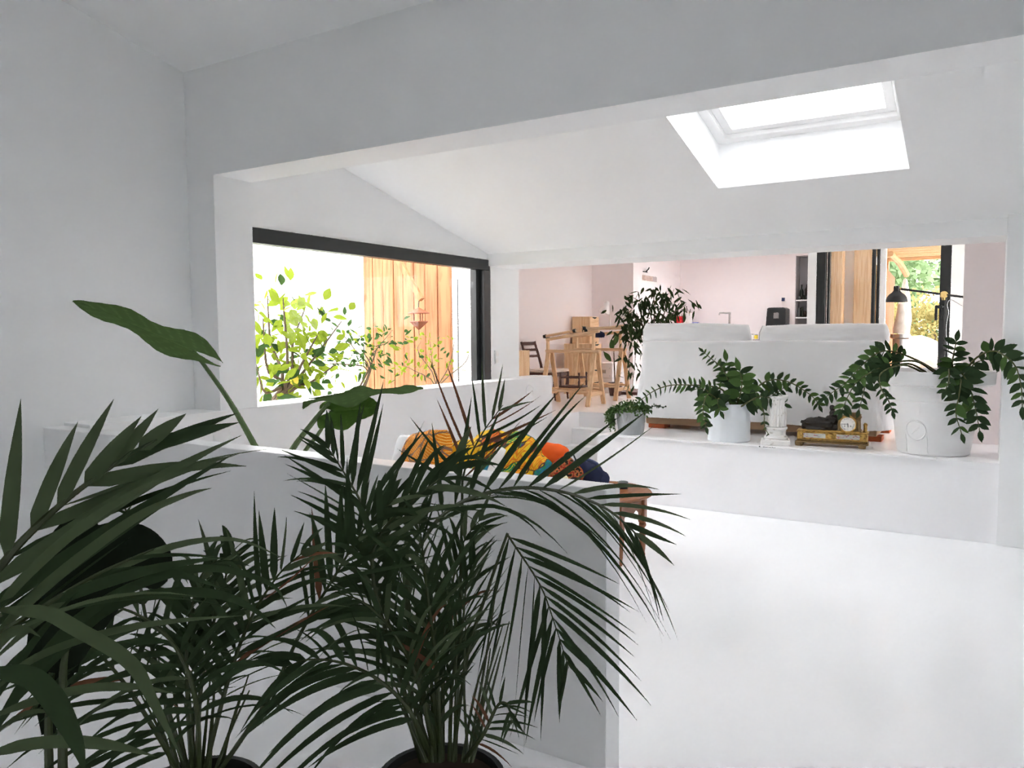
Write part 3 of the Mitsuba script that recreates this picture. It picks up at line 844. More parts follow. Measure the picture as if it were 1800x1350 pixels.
# coffee machine, jars
cm = thing('coffee_machine', 'black coffee machine with a square pale badge on the counter', 'coffee machine')
y0, y1 = Kp(1384), Kp(1350)
zm = zz(541, 1367)
add('body', M(trimesh.convex.convex_hull(np.array([(x, y, z) for x in (XK - .2, XK + .15) for y, z in ((y0 + .0, zm - .03), (y1 - .02, zm - .02), (y0 + .05, zm), (y1 - .05, zm), (y0 - .0, ZC + .03), (y1 + .02, ZC + .03))])).vertices,
     trimesh.convex.convex_hull(np.array([(x, y, z) for x in (XK - .2, XK + .15) for y, z in ((y0 + .0, zm - .03), (y1 - .02, zm - .02), (y0 + .05, zm), (y1 - .05, zm), (y0 - .0, ZC + .03), (y1 + .02, ZC + .03))])).faces), 'black_metal', cm)
add('badge', bx(XK - .206, XK - .199, yk(1368, XK - .2), yk(1359, XK - .2), zz(560, 1363), zz(550, 1363)), 'steel', cm)
add('base', bx(XK - .2, XK + .15, y0 - .01, y1 + .03, ZC, ZC + .028, .005), 'chrome', cm)
for k, (px, c_, h) in enumerate(((1316, 'red_plastic', .11), (1322, 'paper', .10), (1329, 'lemon_skin', .09))):
    t = thing('jar', ('red', 'white', 'yellow')[k] + ' jar on the counter seen between the two sofa cushions', 'jar')
    add('body', lathe([(0, 0), (.03, 0), (.035, .02), (.035, h * .75), (.025, h * .82), (0, h * .82)], (15.3, yk(px, 15.3), ZC), 14), c_, t, smooth=40)
    add('lid', lathe([(0, h * .82), (.03, h * .82), (.03, h), (0, h)], (15.3, yk(px, 15.3), ZC), 14), 'steel', t, smooth=40)
# bar stool between the cushions
st_ = thing('bar_stool', 'brown wooden bar stool at the kitchen counter, seen between the cushions', 'stool')
sx, sy = 14.6, yk(1323, 14.6)
for i in (-1, 1):
    for j in (-1, 1):
        add('leg', beam((sx + i * .17, sy + j * .17, ZU + .001), (sx + i * .12, sy + j * .12, ZU + .68), .035, .035), 'dark_wood', st_)
add('seat', bx(sx - .17, sx + .17, sy - .17, sy + .17, ZU + .68, ZU + .715, .01), 'dark_wood', st_)
add('back_rail', bx(sx - .15, sx - .12, sy - .16, sy + .16, ZU + .84, ZU + .90, .005), 'dark_wood', st_)
add('back_post', beam((sx - .135, sy + .05, ZU + .70), (sx - .135, sy + .05, ZU + .90), .03, .04), 'dark_wood', st_)

# picture, hook, switches
pc = thing('wall_photo', 'small unframed colour photograph on the white kitchen wall above the fig', 'picture')
mat('photo_print', mikit.proc(lambda p, n, uv: dr.select(p.z < 2.47 + .06 * noise(p.x * 9, p.z * 9), mixc((.45, .42, .06), (.16, .15, .05), noise(p.x * 30, p.z * 30)), dr.select((p.x > 14.15), mi.Color3f(.42, .36, .36), mixc((.38, .24, .18), (.62, .5, .45), fbm(p.x * 14, p.z * 18))))), .4, .4)
pa, pb = atp(1129, 485, 'y', 5.487), atp(1154, 496, 'y', 5.487)
add('sheet', bx(pa[0], pb[0], 5.482, 5.489, pb[2], pa[2] + .02), 'photo_print', pc)
add('margin', bx(pa[0] - .02, pb[0] + .05, 5.4885, 5.4895, pb[2] - .03, pa[2] + .03), 'paper', pc)
hk = thing('wall_hook', 'small black hook on the kitchen wall above the photograph', 'hook')
p = atp(1135, 476, 'y', 5.485)
add('plate', bx(p[0] - .14, p[0] + .08, 5.475, 5.489, p[2] - .03, p[2] - .01), 'black_metal', hk)
add('peg', tube([(p[0] + .02, 5.48, p[2] - .01), (p[0] + .02, 5.44, p[2] + .03), (p[0] + .06, 5.44, p[2] + .06)], .012, 6), 'black_metal', hk)
mat('navy_plastic', (.02, .03, .10), .4, .5)
p = atp(1377, 526.5, 'x', 15.745)
t = thing('wall_gauge', 'dark blue square thermostat on the far kitchen wall', 'thermostat')
add('plate', bx(15.735, 15.749, p[1] - .04, p[1] + .04, p[2] - .045, p[2] + .045, .004), 'paper', t)
add('face', bx(15.728, 15.7345, p[1] - .03, p[1] + .03, p[2] - .035, p[2] + .035, .003), 'navy_plastic', t)
for nm, px, py, lab in (('wall_switch', 872.5, 628, 'white double socket plate on the wall right of the black window'),):
    p = atp(px, py, 'y', 4.712)
    t = thing(nm, lab, 'socket')
    add('plate', bx(p[0] - .04, p[0] + .04, 4.703, 4.713, p[2] - .08, p[2] + .08, .003), 'lacquer_white', t)
    for dz in (-.038, .038):
        add('insert', bx(p[0] - .027, p[0] + .027, 4.699, 4.7025, p[2] + dz - .027, p[2] + dz + .027, .001), 'paper', t)

# niche shelves with bottles and glasses
mat('niche_grey', (.42, .41, .42), .6, .3)
sv = thing('niche_shelf', 'grey shelf unit set in the kitchen wall niche with dark bottles', 'shelf')
zsh = [atp(1407, y, 'x', 15.8)[2] for y in (527, 557.5, 590)]
add('lining', cat_([bx(16.1, 16.148, NY0 + .001, NY1 - .001, ZU + .061, 2.999), bx(15.755, 16.1, NY1 - .012, NY1 - .001, ZU + .061, 2.999), bx(15.755, 16.1, NY0 + .001, NY0 + .012, ZU + .061, 2.999)]), 'niche_grey', sv)
for z in zsh:
    add('board', bx(15.76, 16.1, NY0 + .013, NY1 - .013, z - .022, z), 'lacquer_white', sv)
mat('glass_green', (.008, .014, .008), .08, .6)
mat('glass_brown', (.02, .012, .008), .08, .6)
mat('glass_grey', (.10, .11, .11), .1, .6)
W = NY1 - NY0
bl = [(.30, 0, 'glass_green', 'dark green wine bottle on the upper niche shelf, left of two', .30), (.75, 0, 'glass_brown', 'dark bottle with a pale neck on the upper niche shelf, right of two', .34)]
for u, k, m_, lab, h in bl:
    t = thing('bottle', lab, 'bottle')
    q = (15.93, NY1 - .02 - u * (W - .04), zsh[k] + .001)
    add('body', lathe([(0, 0), (.036, 0), (.038, .01), (.038, h * .58), (.014, h * .74), (.013, h * .92), (0, h * .92)], q, 16), m_, t, smooth=40)
    add('capsule', lathe([(0, h * .9), (.015, h * .9), (.015, h), (0, h)], q, 14), 'black_metal' if m_ == 'glass_green' else 'steel', t, smooth=40)
for j, (k, n) in enumerate(((0, 4), (1, 6), (2, 4))):
    for i in range(n):
        q = (15.84 + .05 * (i % 2), NY1 - .05 - (i + .3) * (W - .08) / n, zsh[k] + .001)
        h = rng.uniform(.06, .10) if k == 0 else rng.uniform(.09, .2)
        add('glass_jar', lathe([(0, 0), (.022, 0), (.026, h * .7), (.018, h * .8), (.018, h), (0, h)], q, 12), ('glass_grey', 'glass_brown', 'glass_green')[i % 3] if k < 2 else ('red_plastic' if i == 2 else 'glass_grey'), smooth=40,
            label=('small glass jar on the upper niche shelf before the bottles', 'dark glass jar on the middle niche shelf', 'jar on the lowest niche shelf by the sofa cushion')[j], cat='jar', group=('small jars by the bottles', 'jars on the middle niche shelf', 'jars on the lowest niche shelf')[j])

# ------------------------------------------------------------------ the raised platform: sofa under a sheet, pots, clock
mat('sheet_white', (.70, .70, .705), .85, .1)
mat('brown_board', (.36, .23, .14), .7, .2)
mat('brick_red', (.36, .085, .03), .7, .2)


def rounded_loop(x0, x1, y0, y1, r, n=260):
    g = sbox(x0 + r, y0 + r, x1 - r, y1 - r).buffer(r, quad_segs=10).exterior
    return np.array([g.interpolate(i / n, normalized=True).coords[0] for i in range(n)])


def draped(x0, x1, y0, y1, z0, z1, r=.06, flare=.05, rip=.02, seed=0, hem=.03, sag=0.0):
    """A sheet hanging over a box: ripples and flare grow downwards, the hem is uneven."""
    L = rounded_loop(x0, x1, y0, y1, r)
    c = L.mean(0)
    n = len(L)
    t = np.roll(L, -1, 0) - np.roll(L, 1, 0)
    nm = np.c_[t[:, 1], -t[:, 0]]
    nm /= np.linalg.norm(nm, axis=1, keepdims=True)
    if ((L - c) * nm).sum() < 0:
        nm = -nm
    s = np.arange(n) / n
    rows = []
    K = 26
    for k in range(K + 1):
        f = k / K
        P = np.c_[L, np.zeros(n)]
        w = meshkit.fbm(np.c_[L * 3.2, np.full(n, 4.0 + seed + f * .8)], 3, seed) - .5
        w2 = meshkit.noise(np.c_[L * 11, np.full(n, 9.0 + seed + f * .5)], seed + 3) - .5
        o = flare * f ** 1.6 + rip * 2 * w * (.25 + f) + rip * .7 * w2 * f
        P[:, :2] += nm * o[:, None]
        h = hem * (meshkit.noise(np.c_[L * 2.1, np.full(n, 1.5)], seed + 5) - .5) * 2
        P[:, 2] = z1 + (z0 + h - z1) * f
        rows.append(P)
    top = []
    for q in (.04, .1, .25, .5, .8):
        P = np.c_[L + (c - L) * q, np.full(n, z1)]
        P[:, 2] += .012 * (1 - math.exp(-q * 30)) + .02 * (meshkit.noise(P * 4, seed) - .5)
        top.append(P)
    v = np.vstack(top[::-1] + rows)
    R_ = len(top) + len(rows)
    f = []
    i = np.arange(n)
    j = (i + 1) % n
    for k in range(R_ - 1):
        f.append(np.c_[k * n + i, (k + 1) * n + i, (k + 1) * n + j])
        f.append(np.c_[k * n + i, (k + 1) * n + j, k * n + j])
    v = np.vstack([v, [[c[0], c[1], z1 + .012]]])
    f.append(np.c_[np.full(n, len(v) - 1), i, j])
    return M(v, np.vstack(f))


def pillow(c, s, seed=0, puff=.35, n=26, rot=(0, 0, 0)):
    """A stuffed cushion: two bulging faces meeting in a seam. s = (thickness, width, height)."""
    u = np.linspace(-1, 1, n)
    U_, V_ = np.meshgrid(u, u, indexing='ij')
    e = np.clip((1 - np.abs(U_) ** 3.2) * (1 - np.abs(V_) ** 3.2), 0, 1) ** puff
    w = meshkit.fbm(np.stack([U_ * 2.2 + seed, V_ * 2.2, np.zeros_like(U_)], -1), 3, seed) - .5
    Y = U_ * (1 - .06 * V_ ** 2) + .03 * w
    Z = V_ * (1 - .07 * U_ ** 2) + .05 * w
    A_ = np.stack([-(e * (1 + .35 * w)), Y, Z], -1).reshape(-1, 3)
    B_ = np.stack([e * (1 + .3 * w), Y, Z], -1).reshape(-1, 3)
    i = np.arange(n - 1)
    I, J = np.meshgrid(i, i, indexing='ij')
    q = np.stack([I * n + J, (I + 1) * n + J, (I + 1) * n + J + 1, I * n + J + 1], -1).reshape(-1, 4)
    f = np.vstack([q[:, [0, 2, 1]], q[:, [0, 3, 2]]])
    f2 = f[:, ::-1] + n * n
    v = np.vstack([A_, B_]) * np.asarray(s) / 2
    m = trimesh.Trimesh(v, np.vstack([f, f2]), process=False)
    m.merge_vertices(digits_vertex=5)
    return turn(m, rot, c)


sf = thing('sofa', 'sofa covered with a white sheet, seen from behind, on the raised floor', 'sofa')
add('back', draped(7.95, 8.33, .80, 3.22, ZU + .125, 1.435, .07, .085, .05, 2, .04), 'sheet_white', sf, smooth=True, label='white sheet draped over the sofa back')
add('seat', draped(8.42, 9.0, .86, 3.16, ZU + .14, ZU + .48, .07, .03, .02, 4), 'sheet_white', sf, smooth=True)
add('base', bx(7.975, 8.95, .84, 3.16, ZU + .05, ZU + .155, .008), 'brown_board', sf, label='brown board base')
for x in (8.0, 8.72):
    for y in (.80, 2.92):
        add('block_foot', bx(x, x + .2, y + (.04 if y > 2 else 0), y + (.22 if y > 2 else .18), ZU + .001, ZU + .049, .004), 'brick_red', sf)
cushl = ['white covered back cushion on the sofa, in front of the fig and faucet', 'white covered back cushion on the sofa, in front of the black door frame']
for k, (p0, p1, zt_, dz) in enumerate(((1131, 1319, 568, 0), (1335, 1562, 569, 0))):
    x = 8.16
    y0, y1 = yk(p1, x), yk(p0, x)
    z1 = atp((p0 + p1) / 2, zt_, 'x', x)[2]
    add('back_cushion', pillow((x, (y0 + y1) / 2, (z1 + 1.33) / 2 + .0), (.26, y1 - y0 + .02, z1 - 1.33), 3 + 5 * k, .36, 34, (1.2 if k == 0 else -.5, 0, 0)), 'sheet_white', smooth=True, label=cushl[k], cat='cushion', group='back cushions of the sofa')

# white strip along the platform's edge
sp_ = thing('edge_strip', 'long white aluminium strip lying along the edge of the raised floor', 'strip')
add('strip', bx(7.105, 7.165, .33, 3.41, ZU + .001, ZU + .016, .003), 'lacquer_white', sp_)
add('end_cap', cat_([bx(7.103, 7.167, .30, .3295, ZU + .0005, ZU + .017, .003), bx(7.103, 7.167, 3.4105, 3.43, ZU + .0005, ZU + .017, .003)]), 'white_metal', sp_)
yq = lambda px: yk(px, 7.105)
mk = [turn(lathe([(0, 0), (.0065, 0), (.0065, .0012), (0, .0012)], (0, 0, 0), 14), (0, -90, 0), (7.105, yq(1338), ZU + .0085))]
for a, b in ((1344, 1347), (1348, 1353), (1355, 1358), (1360, 1362.5), (1363.5, 1366)):
    mk.append(bx(7.1038, 7.1052, yq(b), yq(a), ZU + .006, ZU + .011))
add('small_print', cat_(mk), 'black_metal', sp_, label='tiny black dot and print')

# zinc bucket with a trailing plant
mat('zinc', mikit.proc(lambda p, n, uv: mixc((.34, .36, .37), (.50, .52, .52), fbm(p.x * 22, p.y * 22, p.z * 9))), .45, metal=.75)
bk = thing('zinc_bucket', 'small grey zinc bucket with a trailing plant at the end of the platform', 'bucket')
bc = np.array([7.42, 3.104, ZU + .001])
add('body', lathe([(0, .004), (.123, .004), (.126, 0), (.13, .01), (.155, .225), (.162, .232), (.162, .24), (.152, .238), (.126, .02), (0, .02)], bc, 40), 'zinc', bk, smooth=40)
add('soil', lathe([(0, .205), (.15, .205), (.15, .2)], bc, 30), 'soil', bk)
vd = unit(np.array([-bc[0], -bc[1], 0]))
sd_ = np.array([vd[1], -vd[0], 0])          # towards the left as seen
ear = bc + vd * .153 + sd_ * .05
add('ear', tube([ear + [0, 0, .15], ear + vd * .012 + [0, 0, .2], ear + vd * .012 + [0, 0, .22]], .006, 6), 'steel', bk)
add('handle', tube([ear + vd * .012 + sd_ * .03 + [0, 0, .225], ear + vd * .02 + sd_ * .035 + [0, 0, .14], ear + vd * .016 - sd_ * .03 + [0, 0, .13], ear + vd * .02 - sd_ * .055 + [0, 0, .17], ear + vd * .012 - sd_ * .05 + [0, 0, .225]], .004, 6, 24), 'steel', bk)
tp_ = thing('trailing_plant', 'bright green trailing plant spilling over the left side of the zinc bucket', 'plant')
rng = np.random.default_rng(4)
top_, ms = bc + np.array([0, 0, .235]), []
for i in range(520):
    a, r = rng.uniform(0, 2 * math.pi), .21 * math.sqrt(rng.uniform())
    q = top_ + np.array([math.cos(a) * r, math.sin(a) * r, .07 * (1 - (r / .22) ** 2) + rng.normal() * .018])
    ms.append(small_leaf(q, unit(rng.normal(size=3) + [0, 0, .3]), unit(rng.normal(size=3) + [0, 0, .8]), rng.uniform(.022, .038), .022, .2, 4))
add('foliage', cat_(ms), 'leaf_mid', tp_, kind='stuff')
for i in range(17):
    a = rng.uniform(-.8, .75)
    o = top_ + sd_ * (.15 + .07 * rng.uniform()) * math.cos(a) + vd * (.15 + .05 * rng.uniform()) * math.sin(a) * .9
    dn = rng.uniform(.10, .225) * (1 if i % 3 else .7)
    P = spline([o + [0, 0, .02], o + sd_ * .03 + [0, 0, 0], o + sd_ * .045 * rng.uniform(.5, 1.2) + [0, 0, -dn * .5], o + sd_ * .04 * rng.uniform(.4, 1.4) + [0, 0, -dn]], 14)
    vs = [tube(P, .0016, 4)]
    for q in P[1:]:
        for _ in range(2):
            vs.append(small_leaf(q, unit(rng.normal(size=3) + [0, 0, -.3]), rvec(rng), rng.uniform(.02, .032), .02, .2, 4))
    add('vine', cat_(vs), 'leaf_mid', tp_)
for i in range(5):
    a = rng.uniform(-.6, .6)
    o = top_ - sd_ * .15 + vd * .08 * a
    P = spline([o, o - sd_ * .08 + [0, 0, .05 + .03 * a], o - sd_ * (.13 + .02 * i) + [0, 0, .04 + .04 * a]], 10)
    add('vine', cat_([tube(P, .0015, 4)] + [small_leaf(q, rvec(rng), rvec(rng), .024, .016, .2, 4) for q in P[3:]]), 'leaf_dark', tp_)


# ZZ plants
def zz_leaf_profile(t):
    return np.sin(np.pi * np.clip(t, .02, .99) ** .8) ** .75


def zz_stem(plant, pts, L, rng, mats=('leaf_dark', 'leaf_dark', 'leaf_mid'), r0=.009, gap=.032, start=.25, both=True, droop=.3, wide=.5):
    """Fleshy stem through the points with paired oval leaves; the leaves are sub-parts of the stem."""
    P = spline(pts, 48)
    seg = np.r_[0, np.cumsum(np.linalg.norm(np.diff(P, axis=0), axis=1))]
    st = add('stem', tube(P, np.linspace(r0, r0 * .35, len(P)), 7), 'zz_stem', plant)
    s, k = seg[-1] * start, 0
    while s <= seg[-1]:
        f = s / seg[-1]
        q = np.array([np.interp(s, seg, P[:, i]) for i in range(3)])
        q2 = np.array([np.interp(min(s + .02, seg[-1]), seg, P[:, i]) for i in range(3)])
        q1 = np.array([np.interp(max(s - .02, 0), seg, P[:, i]) for i in range(3)])
        t = unit(q2 - q1)
        view = unit(EYE - q)
        side = unit(np.cross(t, view))
        for sg in ((-1, 1) if both else ((-1) ** k,)):
            d = unit(side * sg * 1.0 + t * rng.uniform(.25, .7) + view * rng.normal() * .35 + np.array([0, 0, -droop * rng.uniform(0, 1)]))
            nn = unit(view + rng.normal(size=3) * .45 + [0, 0, .25])
            l_ = L * rng.uniform(.8, 1.15) * (.75 + .35 * math.sin(math.pi * min(1, f + .15)))
            s_ = np.linspace(0, 1, 7)[:, None]
            path = q + d * l_ * s_ - np.array([0, 0, 1.0]) * .12 * l_ * s_ ** 2
            add('leaf', blade(path, l_ * wide * rng.uniform(.85, 1.1), np.cross(nn, d), .12, zz_leaf_profile), mats[rng.integers(len(mats))], st, smooth=True)
        s += gap * rng.uniform(.85, 1.2)
        k += 1
    if True:
        d = unit(P[-1] - P[-4])
        add('leaf', small_leaf(P[-1], d, unit(EYE - P[-1]), L * .8, L * .33, .1, 6), mats[0], st, smooth=True)


mat('zz_stem', (.075, .085, .03), .4, .4)
mat('pot_white', (.82, .82, .82), .28, .5)
mat('pot_cool', (.74, .78, .81), .3, .5)
# big pot
BP = np.array([7.55, .351, ZU + .001])
bp = thing('big_pot', 'large white plastic pot with a thick rim and an embossed ring', 'pot')
add('body', lathe([(0, .002), (.272, .002), (.28, .012), (.362, .583), (.39, .583), (.43, .59), (.447, .605), (.452, .70), (.446, .714), (.428, .714), (.42, .70), (.36, .56), (.28, .05), (0, .05)], BP, 72), 'pot_white', bp, smooth=35)
add('soil', lathe([(0, .66), (.415, .655), (.415, .64)], BP, 40), 'soil', bp)
vb = unit(np.array([-BP[0], -BP[1], 0]))
lb = np.array([vb[1], -vb[0], 0])


def on_pot(ang, z, out=0.0):
    r = .28 + (.362 - .28) * (z - .012) / .571 + out
    return BP + (vb * math.cos(ang) + lb * math.sin(ang)) * r + np.array([0, 0, z])


ra, rz, rr = .45, .215, .083
ring = [on_pot(ra + rr * math.cos(t) / .31, rz + rr * math.sin(t), .002) for t in np.linspace(0, 2 * math.pi, 49)]
add('embossed_ring', tube(ring, .008, 8), 'pot_white', bp, smooth=True)
add('plug_disc', cat_([lathe([(0, 0), (.001, .001), (.001, .001)], (0, 0, 0), 3), tube([on_pot(ra + .10, rz - .028, .002), on_pot(ra - .10, rz + .028, .002)], .0085, 8)]), 'pot_white', bp, smooth=True)
for sg in (-1, 1):
    add('rib', tube([on_pot(ra + sg * .285, rz + .0, .0), on_pot(ra + sg * .30, .10, .0), on_pot(ra + sg * .31, .02, .0)], .006, 6), 'pot_white', bp)
zb = thing('zamioculcas', 'dark green glossy leaved plant with arching stems in the large white pot', 'plant')
Zc = depth(BP)
rng = np.random.default_rng(31)
root = lambda px, d: atd(px, 655, d)


def px_path(rows):
    return [atd(x, y, d) for x, y, d in rows]


for rows, L, kw in (
        ([(1656, 660, 6.6), (1625, 640, 6.5), (1590, 624, 6.45), (1562, 617, 6.4), (1540, 622, 6.4), (1515, 642, 6.4), (1487, 672, 6.4), (1450, 699, 6.4)], .105, dict(start=.36, gap=.048)),
        ([(1650, 660, 6.55), (1613, 636, 6.4), (1574, 637, 6.35), (1540, 650, 6.3), (1510, 668, 6.3), (1494, 690, 6.3), (1480, 722, 6.35)], .115, dict(start=.42, gap=.05)),
        ([(1640, 662, 6.6), (1600, 640, 6.45), (1562, 646, 6.35), (1528, 655, 6.35), (1518, 690, 6.35), (1510, 720, 6.4)], .105, dict(start=.55, gap=.05)),
        ([(1636, 662, 6.5), (1590, 642, 6.3), (1550, 655, 6.25), (1548, 680, 6.25), (1562, 705, 6.25), (1568, 722, 6.25)], .095, dict(start=.55, gap=.045)),
        ([(1678, 660, 6.5), (1674, 640, 6.35), (1677, 620, 6.3), (1681, 600, 6.3)], .125, dict(start=.25, gap=.05)),
        ([(1690, 662, 6.45), (1690, 655, 6.2), (1702, 676, 6.1), (1714, 715, 6.1), (1722, 757, 6.15)], .135, dict(start=.28, gap=.058)),
        ([(1680, 662, 6.4), (1689, 668, 6.12), (1685, 700, 6.08), (1680, 725, 6.08), (1690, 762, 6.08)], .11, dict(start=.35, gap=.06)),
        ([(1668, 660, 6.3), (1668, 650, 6.12), (1668, 668, 6.08), (1662, 686, 6.08)], .105, dict(start=.15, gap=.045)),
        ([(1692, 660, 6.5), (1714, 631, 6.3), (1744, 617, 6.0), (1768, 627, 5.85), (1786, 646, 5.8), (1795, 680, 5.75), (1797, 715, 5.75)], .13, dict(start=.42, gap=.062)),
        ([(1700, 660, 6.6), (1712, 640, 6.6), (1730, 632, 6.55)], .11, dict(start=.3, gap=.06))):
    zz_stem(zb, px_path(rows), L, rng, **kw)
add('stem', tube(px_path([(1640, 656, 6.5), (1680, 655, 6.4), (1718, 652, 6.25)]), .012, 7, 10), 'bark', zb)

# white cylinder pot
CP = np.array([7.42, 2.087, ZU + .001])
t = thing('cylinder_pot', 'plain white cylinder planter standing between bucket and column', 'pot')
add('body', lathe([(0, .002), (.192, .002), (.2, .01), (.2, .362), (.196, .367), (.19, .367), (.186, .36), (.186, .03), (0, .03)], CP, 56), 'pot_cool', t, smooth=35)
add('soil', lathe([(0, .335), (.184, .335), (.184, .32)], CP, 30), 'soil', t)
zc = thing('zamioculcas', 'glossy leaved plant with long arching stems in the white cylinder planter', 'plant')
rng = np.random.default_rng(77)
D0 = depth(CP)
for rows, L, kw in (
        ([(1289, 718, 0), (1284, 680, -.02), (1271, 649, -.05), (1253, 633, -.05), (1237, 619, -.05)], .085, dict(start=.45, gap=.042, wide=.36)),
        ([(1286, 718, 0), (1283, 680, 0), (1280, 655, 0), (1277, 635, 0)], .15, dict(start=.45, gap=.05, mats=('leaf_mid', 'leaf_dark'))),
        ([(1287, 718, 0), (1273, 688, -.1), (1249, 679, -.15), (1213, 677, -.2), (1182, 677, -.2), (1156, 684, -.2), (1136, 696, -.2), (1122, 707, -.2)], .085, dict(start=.25, gap=.05, both=True, droop=-.5, wide=.34)),
        ([(1280, 718, -.05), (1255, 697, -.2), (1238, 684, -.25), (1222, 684, -.25)], .10, dict(start=.25, gap=.035)),
        ([(1278, 718, -.1), (1248, 693, -.28), (1238, 706, -.3), (1236, 726, -.3), (1241, 750, -.3)], .10, dict(start=.3, gap=.036)),
        ([(1292, 718, 0), (1327, 684, -.1), (1351, 669, -.15), (1378, 669, -.2), (1404, 680, -.2), (1431, 700, -.2), (1439, 712, -.2)], .10, dict(start=.3, gap=.055, wide=.5)),
        ([(1292, 718, -.05), (1302, 690, -.2), (1304, 668, -.25), (1300, 652, -.25)], .17, dict(start=.15, gap=.055, mats=('leaf_mid', 'leaf_mid', 'leaf_dark'), wide=.55)),
        ([(1298, 718, -.1), (1329, 699, -.3), (1356, 700, -.35), (1378, 710, -.35)], .11, dict(start=.25, gap=.04, droop=1.0)),
        ([(1300, 716, -.2), (1328, 702, -.28), (1342, 722, -.3), (1344, 749, -.3), (1351, 764, -.3)], .055, dict(start=.45, gap=.07)),
        ([(1296, 718, 0), (1340, 702, -.05), (1366, 690, -.1), (1380, 680, -.1)], .11, dict(start=.4, gap=.05)),
        ([(1276, 716, -.2), (1264, 700, -.32), (1262, 712, -.34), (1266, 722, -.34)], .11, dict(start=.2, gap=.045, mats=('leaf_dark', 'leaf_mid')))):
    zz_stem(zc, [atd(x, y, D0 + d) for x, y, d in rows], L, rng, **kw)

# small fluted column
mat('plaster', mikit.proc(lambda p, n, uv: mixc((.80, .79, .77), (.50, .47, .43), smoothstep(.62, .78, fbm(p.x * 30, p.y * 30, p.z * 30)))), .6, .3)
FC = np.array([7.40, 1.64, ZU + .001])
fc = thing('fluted_column', 'small white chipped plaster column with flutes and a square foot', 'column')
a = np.arange(160) * 2 * np.pi / 160
rf = .094 - .009 * np.abs(np.cos(a * 10)) ** 3
vs, zs_ = [], np.linspace(.17, .425, 6)
for z in zs_:
    vs.append(np.c_[rf * np.cos(a), rf * np.sin(a), np.full(160, z)] + FC)
i = np.arange(160)
ff = np.vstack([np.vstack([np.c_[k * 160 + i, k * 160 + (i + 1) % 160, (k + 1) * 160 + (i + 1) % 160], np.c_[k * 160 + i, (k + 1) * 160 + (i + 1) % 160, (k + 1) * 160 + i]]) for k in range(5)])
add('shaft', M(np.vstack(vs), ff), 'plaster', fc, smooth=50)
add('collar', lathe([(.08, .165), (.1, .165), (.104, .158), (.104, .148), (.095, .14), (.088, .12), (.09, .09), (.105, .075), (.108, .062), (.1, .052), (.112, .045), (.0, .045)], FC, 40), 'plaster', fc, smooth=30)
add('foot', turn(bx(-.13, .13, -.13, .13, 0, .046, .006), (0, 0, 12), FC), 'plaster', fc)
add('capital', lathe([(.08, .42), (.096, .425), (.108, .44), (.108, .455), (.06, .458), (0, .45)], FC, 40), 'plaster', fc, smooth=30)

# gilt mantel clock with a bronze figure
mat('gilt', mikit.proc(lambda p, n, uv: mixc((.62, .40, .12), (.30, .17, .05), smoothstep(.45, .7, fbm(p.x * 60, p.y * 60, p.z * 60)))), .38, metal=.85)
mat('bronze_gilt', (.25, .17, .08), .45, metal=.8)
mat('bronze_dark', (.022, .018, .014), .4, metal=.3)
mat('enamel', (.85, .84, .80), .2, .5)
mat('porcelain', mikit.proc(lambda p, n, uv: mixc((.50, .50, .44), mixc((.50, .10, .09), (.16, .14, .30), noise(p.y * 40, 2)), smoothstep(.55, .68, fbm(p.x * 50, p.y * 70, p.z * 90)))), .25, .5)
ck = thing('mantel_clock', 'ornate gilt mantel clock with a dark bronze reclining figure', 'clock')
CO = np.array([7.397, 1.452, ZU + .001])
ce = unit(np.array([.054, -.595, 0]))
cb = np.array([-ce[1], ce[0], 0])      # away from the viewer
if cb[0] < 0:
    cb = -cb
CX = np.eye(4)
CX[:3, 0], CX[:3, 1], CX[:3, 2], CX[:3, 3] = ce, cb, [0, 0, 1], CO
KS = .000451


def cl(m):
    m = m.copy()
    m.apply_transform(CX)
    return m


def cz_(x0, x1, h0, h1, y0=0.0, y1=.16, c=.002):
    """Box of the clock: x in units of the measured drawing, h in metres."""
    return cl(bx((x0 - 106) * KS, (x1 - 106) * KS, y0, y1, h0, h1, c))


for x in (150, 1330):
    for y in (.012, .135):
        add('paw_foot', cl(lump(((x - 106) * KS, y, .022), (.034, .028, .03), x, .3, 2, 4)), 'bronze_gilt', ck, smooth=60)
add('plinth', cat_([cz_(95, 1450, .030, .046, -.012, .172, .006), cz_(110, 1435, .046, .064, -.006, .166, .008)]), 'bronze_gilt', ck)
add('base', cat_([cz_(120, 1430, .064, .135, 0, .16), cz_(105, 1445, .135, .145, -.008, .168, .004), cz_(200, 1330, .145, .152, 0, .16, .003)]), 'gilt', ck)
bead = cat_([cl(trimesh.creation.icosphere(1, .0042).apply_translation(((130 + k * 33 - 106) * KS, -.009, .056))) for k in range(39)])
add('beading', bead, 'gilt', ck, kind='stuff')
for x0, x1 in ((240, 655), (860, 1285)):
    add('frame', cat_([cz_(x0 - 30, x1 + 30, .070, .077, -.007, 0, .002), cz_(x0 - 30, x1 + 30, .122, .130, -.007, 0, .002), cz_(x0 - 30, x0 - 12, .077, .122, -.007, 0, .002), cz_(x1 + 12, x1 + 30, .077, .122, -.007, 0, .002)]), 'gilt', ck)
    add('painted_panel', cz_(x0, x1, .079, .120, -.0035, 0, .0005), 'porcelain', ck, label='pale painted porcelain panel with red and blue figures')
for x in (115, 150, 1360, 1400):
    add('pilaster', cz_(x, x + 24, .068, .13, -.008, 0, .002), 'gilt', ck)
add('medallion', cl(turn(lathe([(0, .012), (.018, .010), (.022, .006), (.026, .010), (.03, .004), (.03, 0)], (0, 0, 0), 28), (90, 0, 0), ((748 - 106) * KS, -.002, .10)).apply_scale([1, 1, 1])), 'gilt', ck, smooth=40)
